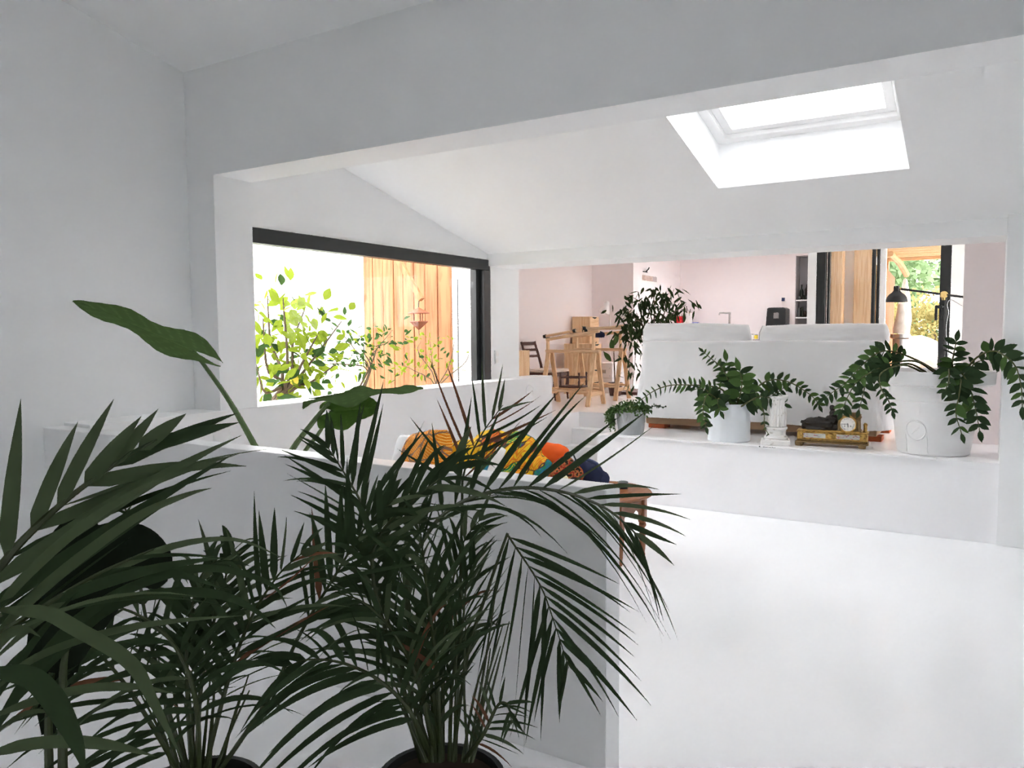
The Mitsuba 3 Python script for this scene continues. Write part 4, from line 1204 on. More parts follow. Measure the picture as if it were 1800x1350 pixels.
add('case', cat_([cz_(860, 1310, .15, .165, .01, .15, .004), cz_(885, 1290, .165, .27, .02, .14, .008), cz_(860, 1310, .27, .28, .01, .15, .004), cz_(900, 1290, .28, .288, .02, .14, .004)]), 'bronze_gilt', ck)
add('crest', cl(lump(((1130 - 106) * KS, .08, .295), (.07, .045, .022), 4, .35, 3, 5)), 'bronze_gilt', ck, smooth=60)
for x in (900, 1275):
    add('corner_scroll', cl(lump(((x - 106) * KS, .012, .20), (.012, .014, .05), x, .3, 2, 5, flat=False)), 'bronze_gilt', ck, smooth=60)
dcx, dcz = (1060 - 106) * KS, .215
ry = lambda m: turn(m, (90, 0, 0), (dcx, .018, dcz))
add('bezel', cl(ry(lathe([(.062, 0), (.076, 0), (.076, .012), (.070, .02), (.064, .016), (.062, .008)], (0, 0, 0), 48))), 'gilt', ck, smooth=30)
dl = add('dial', cl(ry(lathe([(0, .012), (.063, .010), (.063, .006)], (0, 0, 0), 48))), 'enamel', ck, smooth=30, label='white enamel clock face')
nm_ = ['XII', 'I', 'II', 'III', 'IIII', 'V', 'VI', 'VII', 'VIII', 'IX', 'X', 'XI']
for k in range(12):
    g = meshkit.text_mesh(nm_[k], .0105, .0012)
    b_ = g.bounds
    g.apply_translation((-(b_[0][0] + b_[1][0]) / 2, -.005, 0))
    g.apply_translation((0, .050, 0))
    g = turn(g, (0, 0, -30 * k))
    g.apply_translation((0, 0, .0108))
    add('numeral', cl(ry(g)), 'black_metal', dl)


def hand(angle, L, w):
    g = trimesh.util.concatenate([prism([(-w / 2, -.01), (w / 2, -.01), (w * .9, L * .55), (0, L), (-w * .9, L * .55)], 'z', 0, .0012)])
    g = turn(g, (0, 0, -angle))
    g.apply_translation((0, 0, .0135))
    return cl(ry(g))


add('hour_hand', hand(172, .032, .004), 'black_metal', ck)
add('minute_hand', hand(272, .05, .003), 'black_metal', ck)
for sx_ in (-1, 1):
    add('winding_hole', cl(ry(turn(lathe([(0, 0), (.005, 0), (.005, .002), (0, .002)], (0, 0, 0), 12), (0, 0, 0), (sx_ * .026, -.017, .0105)))), 'black_metal', ck)
add('small_column', cl(lathe([(0, 0), (.02, 0), (.02, .008), (.015, .012), (.015, .055), (.019, .06), (.019, .072), (.012, .074), (.012, .082), (0, .082)], ((1380 - 106) * KS, .06, .146), 20)), 'gilt', ck, smooth=35)
# bronze figure: joints as (drawing x, height, depth, radius)
import manifold3d as m3


def chain_hull(bones, refine, taubin=10, bumps=0.0, seed=0):
    """One continuous body from bones (pairs of spheres), smoothed."""
    tot = None
    for (p, r), (q, s) in bones:
        A_ = m3.Manifold.sphere(r, 20).translate(tuple(map(float, p)))
        B_ = m3.Manifold.sphere(s, 20).translate(tuple(map(float, q)))
        h = m3.Manifold.batch_hull([A_, B_])
        tot = h if tot is None else tot + h
    tot = tot.refine_to_length(refine)
    g = tot.to_mesh()
    m = trimesh.Trimesh(np.array(g.vert_properties[:, :3]), np.array(g.tri_verts))
    m.merge_vertices()
    trimesh.smoothing.filter_taubin(m, iterations=taubin)
    if bumps:
        m.vertices = m.vertices + m.vertex_normals * ((meshkit.fbm(m.vertices * 55, 3, seed) - .5) * 2 * bumps)[:, None]
    return m


J = lambda x, h, y=.08: np.array([(x - 106) * KS, y, h])
B_ = [((J(700, .20, .06), .055), (J(560, .205, .06), .045)), ((J(560, .205, .06), .045), (J(360, .165, .06), .02)), ((J(820, .185), .040), (J(790, .25), .036)), ((J(790, .25), .034), (J(770, .31), .028)), ((J(790, .24, .05), .03), (J(700, .265, .04), .022)), ((J(820, .185), .030), (J(800, .25), .026)), ((J(800, .25), .026), (J(775, .305), .020)), ((J(775, .305), .014), (J(765, .335), .012)), ((J(762, .350), .025), (J(753, .362), .021)),
      ((J(820, .18, .06), .034), (J(600, .21, .05), .026)), ((J(600, .21, .05), .026), (J(430, .165, .04), .017)), ((J(430, .165, .04), .016), (J(330, .16, .03), .010)),
      ((J(820, .18, .10), .034), (J(620, .185, .11), .028)), ((J(620, .185, .11), .026), (J(420, .17, .11), .016)), ((J(420, .165, .1), .014), (J(300, .16, .09), .008)),
      ((J(760, .29, .05), .014), (J(660, .255, .03), .011)), ((J(660, .255, .03), .010), (J(560, .262, .03), .008)), ((J(560, .262, .03), .008), (J(520, .268, .03), .009)),
      ((J(800, .29, .10), .014), (J(880, .27, .08), .012)), ((J(880, .27, .08), .010), (J(900, .295, .06), .009))]
add('figure', cl(chain_hull(B_, .008, 6, .004, 3)), 'bronze_dark', ck, smooth=True, label='dark bronze reclining robed figure')
dr_ = lump(J(570, .185, .08), (.165, .064, .07), 12, .4, 4, 2.4)
add('drapery', cl(dr_), 'bronze_dark', ck, smooth=True)
add('rock', cl(lump(J(760, .155, .08), (.10, .06, .03), 6, .35, 3, 5)), 'bronze_dark', ck, smooth=60)

# black balance-arm floor lamp behind the sofa
lamp = thing('arm_lamp', 'black lamp with a dome shade on a long balance arm and brass pivot', 'lamp')
XL = 9.15
L_ = lambda px, py, dx=0.: atp(px, py, 'x', XL + dx)
piv = L_(1659, 518)
e0, e1 = L_(1584, 508), L_(1716, 525)
mat('brass', (.55, .42, .18), .35, metal=.9)
add('pole', tube([(piv[0] + .0, piv[1] - .02, ZU + .02), (piv[0], piv[1] - .02, piv[2] - .03)], .009, 8), 'black_metal', lamp)
add('base', lathe([(0, 0), (.15, 0), (.15, .018), (.02, .026), (0, .026)], (piv[0], piv[1] - .02, ZU + .001), 30), 'black_metal', lamp, smooth=30)
add('arm', tube([e0, e1], .011, 8), 'black_metal', lamp)
s = depth(piv) / FPX
add('pivot', cat_([turn(lathe([(0, -.018), (6 * s, -.018), (6.5 * s, 0), (6 * s, .018), (0, .018)], (0, 0, 0), 20), (0, 90, 20), piv), tube([piv, piv - [0, 0, 9.5 * s]], 3.2 * s, 10)]), 'brass', lamp, smooth=35)
scn = L_(1576, 521)
add('shade', turn(lathe([(4 * s, 19 * s), (5 * s, 18 * s), (5.5 * s, 10 * s), (8 * s, 7 * s), (13 * s, 3 * s), (17 * s, -3 * s), (18.3 * s, -10 * s), (17.6 * s, -10 * s), (16 * s, -3 * s), (12 * s, 2 * s), (4 * s, 8 * s), (3.5 * s, 17 * s)], (0, 0, 0), 32), (0, 0, 0), scn), 'black_metal', lamp, smooth=40)
add('neck', tube([scn + [0, 0, 16 * s], e0], 2.4 * s, 8), 'brass', lamp)
add('cable', tube([e1, L_(1717, 533), L_(1706, 541), L_(1692, 538), L_(1672, 527), L_(1665, 535), L_(1667, 550), L_(1663, 580), L_(1666, 640), [piv[0] - .02, piv[1] - .05, ZU + .03]], .0035, 5, 60), 'steel', lamp)

# ------------------------------------------------------------------ behind the half wall: bench with printed cloth, round table, elephant ear plant
mat('bench_white', (.80, .80, .80), .7, .2)
bn = thing('day_bed', 'low white upholstered bench hidden behind the half wall under the cloth', 'bench')
add('base', bx(4.17, 4.83, 2.18, 4.2, ZF + .001, .16, .01), 'bench_white', bn)
add('seat_pad', bx(4.15, 4.85, 2.16, 4.22, .161, .40, .05), 'bench_white', bn, smooth=40)


def wax(p, n, uv):
    """Bright printed cotton: zigzags, lozenges and blocks."""
    x, y = p.y * 17.0 + p.x * 4.0, p.z * 17.0 - p.x * 9.0
    d1_, d2_, r = mikit.voronoi(x * .9, y * .9)
    zig = dr.abs(dr.abs(x * 2.2 - dr.floor(x * 2.2) - .5) * 2 + y * 2.0 - dr.floor(dr.abs(x * 2.2 - dr.floor(x * 2.2) - .5) * 2 + y * 2.0) - .5)
    base = dr.select(r < .40, mi.Color3f(.72, .40, .02), dr.select(r < .56, mi.Color3f(.68, .20, .02), dr.select(r < .68, mi.Color3f(.42, .02, .02), dr.select(r < .80, mi.Color3f(.02, .22, .08), dr.select(r < .9, mi.Color3f(.03, .17, .26), mi.Color3f(.08, .03, .16))))))
    alt = dr.select(r < .3, mi.Color3f(.74, .55, .04), dr.select(r < .5, mi.Color3f(.45, .03, .02), dr.select(r < .75, mi.Color3f(.75, .50, .03), mi.Color3f(.03, .25, .10))))
    c = dr.select(zig < .17, alt, base)
    return dr.select(d2_ - d1_ < .07, mi.Color3f(.10, .04, .03), c)


def orange_print(p, n, uv):
    a = p.y * 60 + p.z * 25
    b = p.z * 60 - p.y * 25
    d1_, d2_, r = mikit.voronoi(p.y * 8, p.z * 8 + p.x * 4)
    st = dr.select(r < .5, a - dr.floor(a), b - dr.floor(b))
    c = dr.select(st < .3, mi.Color3f(.80, .46, .12), mi.Color3f(.66, .20, .012))
    return dr.select(d2_ - d1_ < .08, mi.Color3f(.25, .13, .08), c)


def check_print(p, n, uv):
    r = cell_rand(dr.floor(p.y * 28 + p.z * 12), dr.floor(p.z * 28 - p.y * 12), 3)
    return dr.select(r < .5, mi.Color3f(.70, .66, .45), mi.Color3f(.02, .018, .015))


def dark_print(p, n, uv):
    r = fbm(p.y * 70, p.z * 70, p.x * 40)
    return dr.select(r < .45, mi.Color3f(.30, .02, .015), dr.select(r < .58, mi.Color3f(.45, .16, .06), mi.Color3f(.025, .015, .012)))


mat('wax_print', mikit.proc(wax), .8, .15)
mat('orange_cloth', mikit.proc(orange_print), .8, .15)
mat('check_cloth', mikit.proc(check_print), .8, .15)
mat('dark_cloth', mikit.proc(dark_print), .8, .15)
mat('red_orange', (.72, .10, .015), .75, .2)


def heap(rows, seed, amp=.03, freq=6., sub=4):
    """A heap of folded cloth: one smooth skin over lumps ((px, py, depth offset), radius in px)."""
    sm = None
    d0 = 5.25
    for (px, py, dd), r in rows:
        q = atd(px, py, d0 + dd)
        g = m3.Manifold.sphere(r * (d0 + dd) / FPX, 24).translate(tuple(map(float, q)))
        sm = g if sm is None else sm + g
    sm = sm.refine_to_length(.03)
    g = sm.to_mesh()
    m = trimesh.Trimesh(np.array(g.vert_properties[:, :3]), np.array(g.tri_verts))
    m.merge_vertices()
    trimesh.smoothing.filter_taubin(m, iterations=8)
    v = np.array(m.vertices)
    w = 1 - np.abs(2 * meshkit.fbm(v * freq, 3, seed) - 1) * 2
    v = v + np.array(m.vertex_normals) * (w * amp)[:, None]
    v[:, 2] = np.maximum(v[:, 2], .402)
    return M(v, m.faces)


add('white_cushion', pillow(atd(716, 806, 5.42) + [0, 0, -.0], (.14, .34, .33), 3, .3, 26, (0, 14, -30)), 'sheet_white', smooth=True, label='white cushion with a pointed corner behind the orange printed cushion', cat='cushion')
add('orange_cushion', pillow(atd(746, 812, 5.2), (.22, .52, .42), 8, .33, 30, (-14, 20, -28)), 'orange_cloth', smooth=True, label='orange wax print cushion leaning at the left end of the cloth heap', cat='cushion')
add('printed_cloth', heap([((820, 822, 0), 45), ((870, 806, 0), 48), ((905, 812, .05), 50), ((935, 830, 0), 36), ((790, 845, -.05), 34), ((850, 850, -.1), 40), ((900, 860, -.1), 40), ((955, 850, -.05), 28)], 4, .022, 7), 'wax_print', smooth=True,
    label='big heap of bright yellow, red and green printed cotton cloth', cat='cloth')
add('paper_sheet', turn(pillow((0, 0, 0), (.012, .16, .2), 1, .3, 12), (0, 25, -35), atd(872, 812, 4.86)), 'paper', smooth=True, label='folded white paper lying on the printed cloth', cat='paper')
add('round_cushion', lump(atd(968, 812, 5.35), (.13, .13, .13), 3, .06, 3, 3, flat=False), 'red_orange', smooth=True, label='plain red orange round cushion behind the printed heap', cat='cushion')
add('dark_printed_cloth', heap([((990, 826, -.05), 22), ((1005, 838, -.08), 20), ((980, 840, -.1), 18)], 9, .015, 9), 'dark_cloth', smooth=True, label='dark red and black printed cloth beside the navy bag', cat='cloth')
add('checked_cloth', heap([((985, 852, -.22), 17), ((1010, 856, -.22), 16), ((1030, 862, -.22), 13), ((1000, 868, -.22), 18)], 5, .012, 9), 'check_cloth', smooth=True, label='black and cream checked cloth in front of the navy bag', cat='cloth')
bg = thing('navy_bag', 'navy blue soft bag with a thin black handle at the end of the heap', 'bag')
add('body', heap([((1020, 828, -.02), 18), ((1040, 834, -.02), 20), ((1056, 842, -.02), 13)], 14, .012, 8), 'navy_cloth', bg, smooth=True)
add('trim', tube([atd(x, y, 5.12) for x, y in ((1002, 826), (1012, 812), (1030, 808), (1048, 815), (1052, 822))], .012, 8, 24), 'navy_plastic', bg, smooth=True)
add('handle', tube([atd(x, y, 5.15) for x, y in ((989, 822), (993, 800), (1003, 795), (1011, 806), (1012, 816))], .006, 6, 24), 'black_metal', bg, smooth=True)

# round wooden table
tb = thing('round_table', 'round brown wooden table with carved apron and turned legs beside the half wall', 'table')
TC = atd(1053, 862, 5.9)
ht_ = TC[2]
TC = np.array([TC[0], TC[1], 0.0])
mat('walnut', mikit.proc(lambda p, n, uv: mixc((.28, .11, .045), (.15, .05, .02), fbm(p.x * 6, p.y * 50, p.z * 6))), .3, .5)
add('top', lathe([(0, -.026), (.385, -.026), (.40, -.018), (.402, -.008), (.395, 0), (0, 0)], (TC[0], TC[1], ht_), 64), 'walnut', tb, smooth=30)
tang = math.atan2(-math.sin(math.atan2(TC[1], TC[0]) + math.pi / 2 - 0), -math.cos(math.atan2(TC[1], TC[0]) + math.pi / 2))
tang = math.atan2(TC[1], TC[0]) - math.pi / 2 - .05
for k in range(6):
    a0, a1 = tang + k * math.pi / 3, tang + (k + 1) * math.pi / 3
    p, q = TC + .33 * np.array([math.cos(a0), math.sin(a0), 0]), TC + .33 * np.array([math.cos(a1), math.sin(a1), 0])
    e = unit(q - p)
    L = np.linalg.norm(q - p)
    arch = [(0, -.03), (L, -.03), (L, -.20)]
    for i in range(25):
        u = 1 - i / 24
        arch.append((.03 + (L - .06) * u, -.19 + .055 * abs(math.sin(2 * math.pi * u)) ** .7 + .02 * (1 - abs(2 * u - 1))))
    arch += [(0, -.20)]
    g = prism(arch, 'y', -.009, .009)
    X = np.eye(4)
    X[:3, 0], X[:3, 1], X[:3, 2], X[:3, 3] = e, np.cross([0, 0, 1], e), [0, 0, 1], [p[0], p[1], ht_]
    g.apply_transform(X)
    add('apron', g, 'walnut', tb)
    h = ht_ - ZF - .027
    prof = [(0, 0), (.018, 0), (.024, .015), (.018, .03), (.022, .06), (.026, .12), (.022, .19), (.016, .22), (.028, .235), (.028, .25), (.017, .262)]
    add('leg', cat_([lathe(prof, (p[0], p[1], ZF + .001), 20), bx(p[0] - .026, p[0] + .026, p[1] - .026, p[1] + .026, ZF + .262, ZF + h, .004)]), 'walnut', tb, smooth=40)
bt_ = atp(1095, 854, 'z', ht_ + .02)
t = thing('small_tin', 'small dark metal tin standing on the round wooden table', 'tin')
add('body', lathe([(0, 0), (.038, 0), (.038, .035), (0, .035)], (bt_[0], bt_[1], ht_ + .001), 24), 'black_metal', t, smooth=30)
add('lid', lathe([(0, .036), (.04, .036), (.04, .05), (.036, .053), (0, .053)], (bt_[0], bt_[1], ht_ + .001), 24), 'glass_grey', t, smooth=30)

# elephant ear plant
ae = thing('elephant_ear', 'tall elephant ear plant with three big arrow shaped leaves behind the half wall', 'plant')
leafmat('leaf_ear', {'type': 'mesh_attribute', 'name': 'vertex_color'}, .35, .35)
mat('stem_green', (.09, .15, .05), .4, .4)
EP = np.array([3.05, 3.35, ZF + .001])
add('pot', lathe([(0, .002), (.15, .002), (.19, .36), (.2, .36), (.2, .40), (.175, .40), (.17, .36), (0, .36)], EP, 40), 'pot_white', ae, smooth=35)
add('soil', lathe([(0, .365), (.17, .36), (.17, .35)], EP, 30), 'soil', ae)


def ear_leaf(tip, jn, side, W, lobe=.28, cup=.15, seed=0, wave=.03, c0=(.075, .125, .045), c1=(.13, .21, .075)):
    """An arrow shaped leaf: midrib from the stalk's joint to the tip, two lobes behind the joint, wavy edge, sunken veins."""
    tip, jn = np.asarray(tip, float), np.asarray(jn, float)
    ax = tip - jn
    Lm = np.linalg.norm(ax)
    ax /= Lm
    side = unit(np.asarray(side, float) - (np.asarray(side, float) @ ax) * ax)
    up = np.cross(ax, side)
    if up[2] < 0:
        up = -up
    nc, nt = 41, 44
    c = np.linspace(-1, 1, nc)
    v, col = [], []
    for i in range(nt):
        t = i / (nt - 1)
        smax = 1 + lobe * np.clip((np.abs(c) - .06) / .4, 0, 1) ** .6
        s = t * smax                                  # 0 = tip, 1 = joint
        wv = np.clip(s, 0, 1.5)
        w = W * np.sin(np.pi / 2 * np.clip(wv / .9, 0, 1) ** .75) ** .8 * np.sqrt(np.clip(1 - np.clip((wv - .9) / (lobe + .12), 0, 1) ** 2.2, 0, 1))
        edge = np.abs(c) ** 4
        h = cup * np.abs(c) ** 1.5 * w + wave * edge * np.sin(9.5 * s + seed + 2.2 * np.sign(c)) * np.clip(s * 2, 0, 1) - .06 * Lm * (1 - s) ** 2
        vein = np.abs(((s * 1.0 + np.abs(c) * .18) * 9) % 1 - .5)
        h = h + .006 * (vein - .25) - .010 * np.exp(-(c / .05) ** 2)
        P = jn + ax * (Lm * (1 - s))[:, None] + side * (c * w)[:, None] + up * h[:, None]
        v.append(P)
        k = np.clip(np.exp(-(vein / .06) ** 2) + np.exp(-(c / .03) ** 2), 0, 1)[:, None] * .6
        col.append(np.asarray(c0) * (1 - k) + np.asarray(c1) * k)
    v, col = np.vstack(v), np.vstack(col)
    f = []
    for i in range(nt - 1):
        for j in range(nc - 1):
            q = [i * nc + j, i * nc + j + 1, (i + 1) * nc + j + 1, (i + 1) * nc + j]
            f += [[q[0], q[1], q[2]], [q[0], q[2], q[3]]]
    return M(v, f), col


view = unit(atd(340, 620, 4.1) - EYE)
j1 = atd(340, 616, 4.15)
m, c_ = ear_leaf(atd(134, 517, 3.95), j1, -view * .9 + np.array([0, 0, -.30]), .24, .26, .03, 1.0, .020)
add('leaf', m, 'leaf_ear', ae, smooth=True, color=c_)
add('stalk', tube([EP + [.0, .03, .36], atd(470, 830, 4.3), atd(447, 782, 4.28), atd(400, 700, 4.22), j1], [.022, .019, .018, .014, .010], 10, 24), 'stem_green', ae, smooth=True)
j2 = atd(590, 694, 4.05)
m, c_ = ear_leaf(atd(742, 672, 4.0), j2, -view * .9 + np.array([0, 0, -.03]), .20, .36, -.10, 2.0, .028)
add('leaf', m, 'leaf_ear', ae, smooth=True, color=c_)
add('stalk', tube([EP + [0, -.03, .36], atd(500, 830, 4.25), atd(513, 792, 4.22), atd(550, 742, 4.12), j2], [.02, .017, .016, .013, .010], 10, 24), 'stem_green', ae, smooth=True)
j3 = atd(583, 722, 4.15)
m, c_ = ear_leaf(atd(664, 713, 4.12), j3, -view * .75 + np.array([0, 0, -.40]), .16, .3, -.03, 3.0, .018, (.10, .19, .045), (.16, .28, .065))
add('leaf', m, 'leaf_ear', ae, smooth=True, color=c_)
add('stalk', tube([EP + [.02, -.05, .36], atd(525, 830, 4.3), atd(535, 795, 4.28), atd(560, 762, 4.22), j3], [.016, .013, .012, .010, .008], 10, 24), 'stem_green', ae, smooth=True)

# round covers on the low wall, socket on the half wall
for px, py, r, lab in ((390, 765, 15, 'round white cover plate on the low wall beside the elephant ear stalk'), (931, 688, 9.5, 'round white cover plate near the far end of the low wall')):
    p = atp(px, py, 'y', 4.438)
    R0 = r * depth(p) / FPX * 1.25
    add('cover_plate', turn(lathe([(0, .004), (R0 * .82, .004), (R0 * .86, .0015), (R0 * .9, .006), (R0, .004), (R0, -.0005)], (0, 0, 0), 40), (90, 0, 0), (p[0], 4.4395, p[2])), 'lacquer_white', smooth=20, label=lab, cat='cover plate')
p = atp(122, 893, 'x', 2.394)
t = thing('wall_socket', 'white wall socket low on the half wall near its left end', 'socket')
add('plate', bx(2.384, 2.394, p[1] - .04, p[1] + .04, p[2] - .04, p[2] + .04, .003), 'lacquer_white', t)
add('insert', bx(2.381, 2.3835, p[1] - .025, p[1] + .025, p[2] - .025, p[2] + .025, .001), 'paper', t)

# ------------------------------------------------------------------ palms of the landing
leafmat('leaf_palm', (.040, .062, .032), .15, .25)
leafmat('leaf_palm_young', (.085, .115, .062), .2, .25)
leafmat('leaf_dry', (.17, .075, .045), .2, .5)
mat('palm_stem', (.045, .06, .025), .4, .4)
mat('pot_dark', (.02, .022, .02), .5, .3)


def palm_profile(t):
    return np.clip(np.minimum(t * 7 + .15, 1) * (1 - np.clip((t - .35) / .65, 0, 1) ** 1.6), .02, 1)


def leaflet(q, d, L, w, droop, nrm, k=9, curl=0.0):
    s_ = np.linspace(0, 1, k)[:, None]
    side = np.cross(nrm, d)
    path = q + d * L * s_ - np.array([0, 0, 1.0]) * droop * L * s_ ** 2.2 + nrm * curl * L * s_ ** 3
    return blade(path, w, side, .22, palm_profile)


def frond(plant, pts, n, L, rng, start=.4, w=.020, ang=(50, 28), droop=(.15, .45), sides=(1, 1), lens=(1, 1), r0=.007, tilt=0.0, dry=.015, young=.2, jit=.2, mats=None, rough_n=.5, lift=0.0):
    """A feather palm leaf: rachis through the points, narrow leaflets on both sides."""
    P = spline(pts, 60)
    seg = np.r_[0, np.cumsum(np.linalg.norm(np.diff(P, axis=0), axis=1))]
    fr_ = add('frond', tube(P, np.linspace(r0, r0 * .18, len(P)), 6), 'palm_stem', plant)
    for i in range(n):
        f = start + (1 - start) * (i + .35) / n
        s = seg[-1] * f
        g = (f - start) / (1 - start)
        at_ = lambda x: np.array([np.interp(np.clip(x, 0, seg[-1]), seg, P[:, k]) for k in range(3)])
        q = at_(s)
        t = unit(at_(s + .015) - at_(s - .015))
        vw = unit(EYE - q)
        nb = unit(vw + np.array([0, 0, tilt]))
        for sgi, sg in ((0, -1), (1, 1)):
            if not sides[sgi]:
                continue
            a = math.radians(ang[0] + (ang[1] - ang[0]) * g + rng.normal() * 5)
            side = unit(np.cross(t, nb)) * sg
            d = unit(t * math.cos(a) + side * math.sin(a) + nb * rng.normal() * jit + np.array([0, 0, lift]))
            l_ = L * lens[sgi] * (.55 + .6 * math.sin(math.pi * min(.97, g * .75 + .22))) * (1 - .4 * g ** 3) * rng.uniform(.85, 1.12)
            nrm = unit(nb * rough_n + np.cross(d, side) * .2 + rng.normal(size=3) * .28 + np.array([0, 0, .35]))
            nrm = unit(nrm - (nrm @ d) * d)
            u = rng.uniform()
            m_ = 'leaf_dry' if u < dry else 'leaf_palm_young' if u < dry + young else 'leaf_palm'
            add('leaflet', leaflet(q, d, l_ * LS, w * WS * rng.uniform(.8, 1.15), rng.uniform(*droop), nrm, curl=rng.normal() * .04), m_, fr_, smooth=True)
    return fr_


def pp(rows):
    return [atd(x, y, d) for x, y, d in rows]


def palm_pot(t, c, r, h, m='pot_dark'):
    add('pot', lathe([(0, .002), (r * .72, .002), (r * .78, .01), (r * .95, h * .88), (r * 1.03, h * .88), (r * 1.05, h), (r * .96, h), (r * .93, h * .9), (0, h * .9)], c, 44), m, t, smooth=35)
    add('soil', lathe([(0, h * .93), (r * .93, h * .91), (r * .93, h * .89)], c, 30), 'soil', t)


WS, LS = .72, 1.04
rng = np.random.default_rng(101)
# right palm
PA = thing('areca_palm', 'feathery areca palm in a dark pot by the right end of the half wall', 'palm')
ca = atd(775, 1372, 2.25)
palm_pot(PA, np.array([ca[0], ca[1], .001]), .18, max(.18, ca[2] + .01))
B0 = lambda x, dd=0.: (x, 1338, 2.25 + dd)
frond(PA, pp([B0(772), (728, 1150, 2.2), (716, 1020, 2.2), (756, 930, 2.25), (815, 880, 2.3), (905, 857, 2.33), (990, 864, 2.35), (1060, 890, 2.36), (1105, 925, 2.36), (1128, 950, 2.36)]), 15, .36, rng, .52, .024, (58, 20), (-.1, .2), (1, 0), (1, 1), jit=.1)
frond(PA, pp([B0(774), (731, 1150, 2.19), (719, 1020, 2.19), (758, 930, 2.24), (815, 882, 2.29), (905, 859, 2.32), (990, 866, 2.34), (1060, 892, 2.35), (1105, 927, 2.35), (1126, 950, 2.35)]), 15, .40, rng, .50, .018, (18, 14), (.45, .75), (0, 1), (1, 1), jit=.1)
frond(PA, pp([B0(795), (822, 1150, 2.28), (858, 1035, 2.30), (889, 946, 2.32), (893, 942, 2.32), (902, 955, 2.32), (950, 1030, 2.33), (976, 1100, 2.33), (1000, 1175, 2.33)]), 13, .36, rng, .60, .023, (40, 22), (.06, .16), dry=0, young=0, jit=.06)
frond(PA, pp([B0(762), (700, 1150, 2.2), (656, 1000, 2.2), (640, 900, 2.22), (616, 850, 2.25), (594, 814, 2.27), (572, 780, 2.28)]), 14, .26, rng, .62, .021, (48, 26), (0, .22), (1, 1), (.9, 1.15), jit=.12, young=0)
frond(PA, pp([B0(750), (690, 1150, 2.1), (655, 1010, 2.05), (668, 940, 2.05), (720, 885, 2.08), (780, 835, 2.1), (812, 800, 2.12)]), 15, .26, rng, .5, .026, (42, 20), (.1, .6), jit=.3)
frond(PA, pp([B0(800, .05), (808, 1100, 2.34), (812, 900, 2.36), (816, 830, 2.37), (846, 765, 2.38), (884, 712, 2.38)]), 9, .24, rng, .72, .015, (48, 26), (-.15, .1), dry=.4, young=.3, jit=.2)
frond(PA, pp([B0(775), (768, 1180, 2.15), (752, 1050, 2.1), (742, 960, 2.1), (735, 905, 2.1)]), 15, .28, rng, .4, .024, (40, 22), (.1, .5), jit=.35)
frond(PA, pp([B0(768), (735, 1200, 2.1), (690, 1110, 2.05), (640, 1060, 2.0), (590, 1040, 2.0)]), 15, .26, rng, .35, .021, (45, 22), (.2, .55), jit=.3)
frond(PA, pp([B0(762), (720, 1250, 2.1), (665, 1195, 2.0), (600, 1165, 1.95), (540, 1160, 1.9), (500, 1175, 1.9)]), 14, .30, rng, .3, .028, (52, 22), (.25, .5), jit=.25, young=0)
frond(PA, pp([B0(790), (795, 1200, 2.3), (812, 1110, 2.3), (820, 1030, 2.3), (838, 980, 2.3)]), 15, .24, rng, .25, .014, (28, 16), (-.05, .2), jit=.3)
frond(PA, pp([B0(815), (850, 1290, 2.15), (875, 1240, 2.12), (893, 1240, 2.1), (900, 1275, 2.1)]), 11, .11, rng, .3, .013, (55, 30), (.1, .4), dry=.15)
frond(PA, pp([B0(778, .05), (780, 1180, 2.32), (790, 1060, 2.36), (812, 960, 2.38), (850, 905, 2.38)]), 14, .25, rng, .3, .022, (40, 20), (.1, .5), jit=.3)
frond(PA, pp([B0(765, .05), (740, 1210, 2.3), (728, 1110, 2.32), (700, 1010, 2.34), (655, 950, 2.34)]), 14, .26, rng, .35, .023, (42, 20), (.1, .5), jit=.3)
frond(PA, pp([B0(775), (765, 1240, 2.2), (752, 1160, 2.2), (752, 1090, 2.2), (770, 1030, 2.2)]), 13, .24, rng, .2, .022, (35, 18), (.1, .45), jit=.35)
for k in range(22):
    x0 = rng.uniform(735, 830)
    x1 = x0 + (x0 - 780) * rng.uniform(.4, 1.6) + rng.normal() * 14
    y1 = rng.uniform(1020, 1230)
    add('stem', tube(pp([(x0, 1340, 2.25 + rng.normal() * .05), ((x0 + x1) / 2 + rng.normal() * 5, (1340 + y1) / 2, 2.24), (x1, y1, 2.22)]), [.005, .004, .0018], 5, 10), 'palm_stem', PA)

# middle palm
PB = thing('areca_palm', 'feathery areca palm in a dark pot between the broad leaf plant and the right palm', 'palm')
cb_ = atd(345, 1390, 2.0)
palm_pot(PB, np.array([cb_[0], cb_[1], .001]), .16, max(.18, cb_[2]))
C0 = lambda x, dd=0.: (x, 1385, 2.0 + dd)
frond(PB, pp([C0(345), (352, 1220, 1.98), (372, 1110, 1.95), (395, 1020, 1.95), (412, 960, 1.95)]), 15, .24, rng, .35, .024, (38, 20), (.0, .5), jit=.3)
frond(PB, pp([C0(352), (400, 1200, 1.95), (440, 1090, 1.92), (490, 1010, 1.9), (540, 965, 1.9)]), 15, .26, rng, .35, .026, (45, 22), (-.1, .3), jit=.3)
frond(PB, pp([C0(365), (470, 1230, 2.05), (530, 1110, 2.05), (590, 1010, 2.05), (640, 930, 2.05), (690, 880, 2.05)]), 14, .26, rng, .55, .024, (42, 20), (.0, .4), jit=.3)
frond(PB, pp([C0(335), (285, 1210, 1.95), (255, 1080, 1.9), (232, 940, 1.9), (208, 853, 1.9)]), 10, .16, rng, .45, .012, (50, 25), (.1, .4), (1, 1), (.3, .3))
frond(PB, pp([C0(350), (345, 1240, 1.85), (310, 1140, 1.8), (250, 1085, 1.75), (180, 1065, 1.72), (110, 1085, 1.7)]), 15, .27, rng, .32, .021, (62, 36), (.4, .7), jit=.15, young=.05)
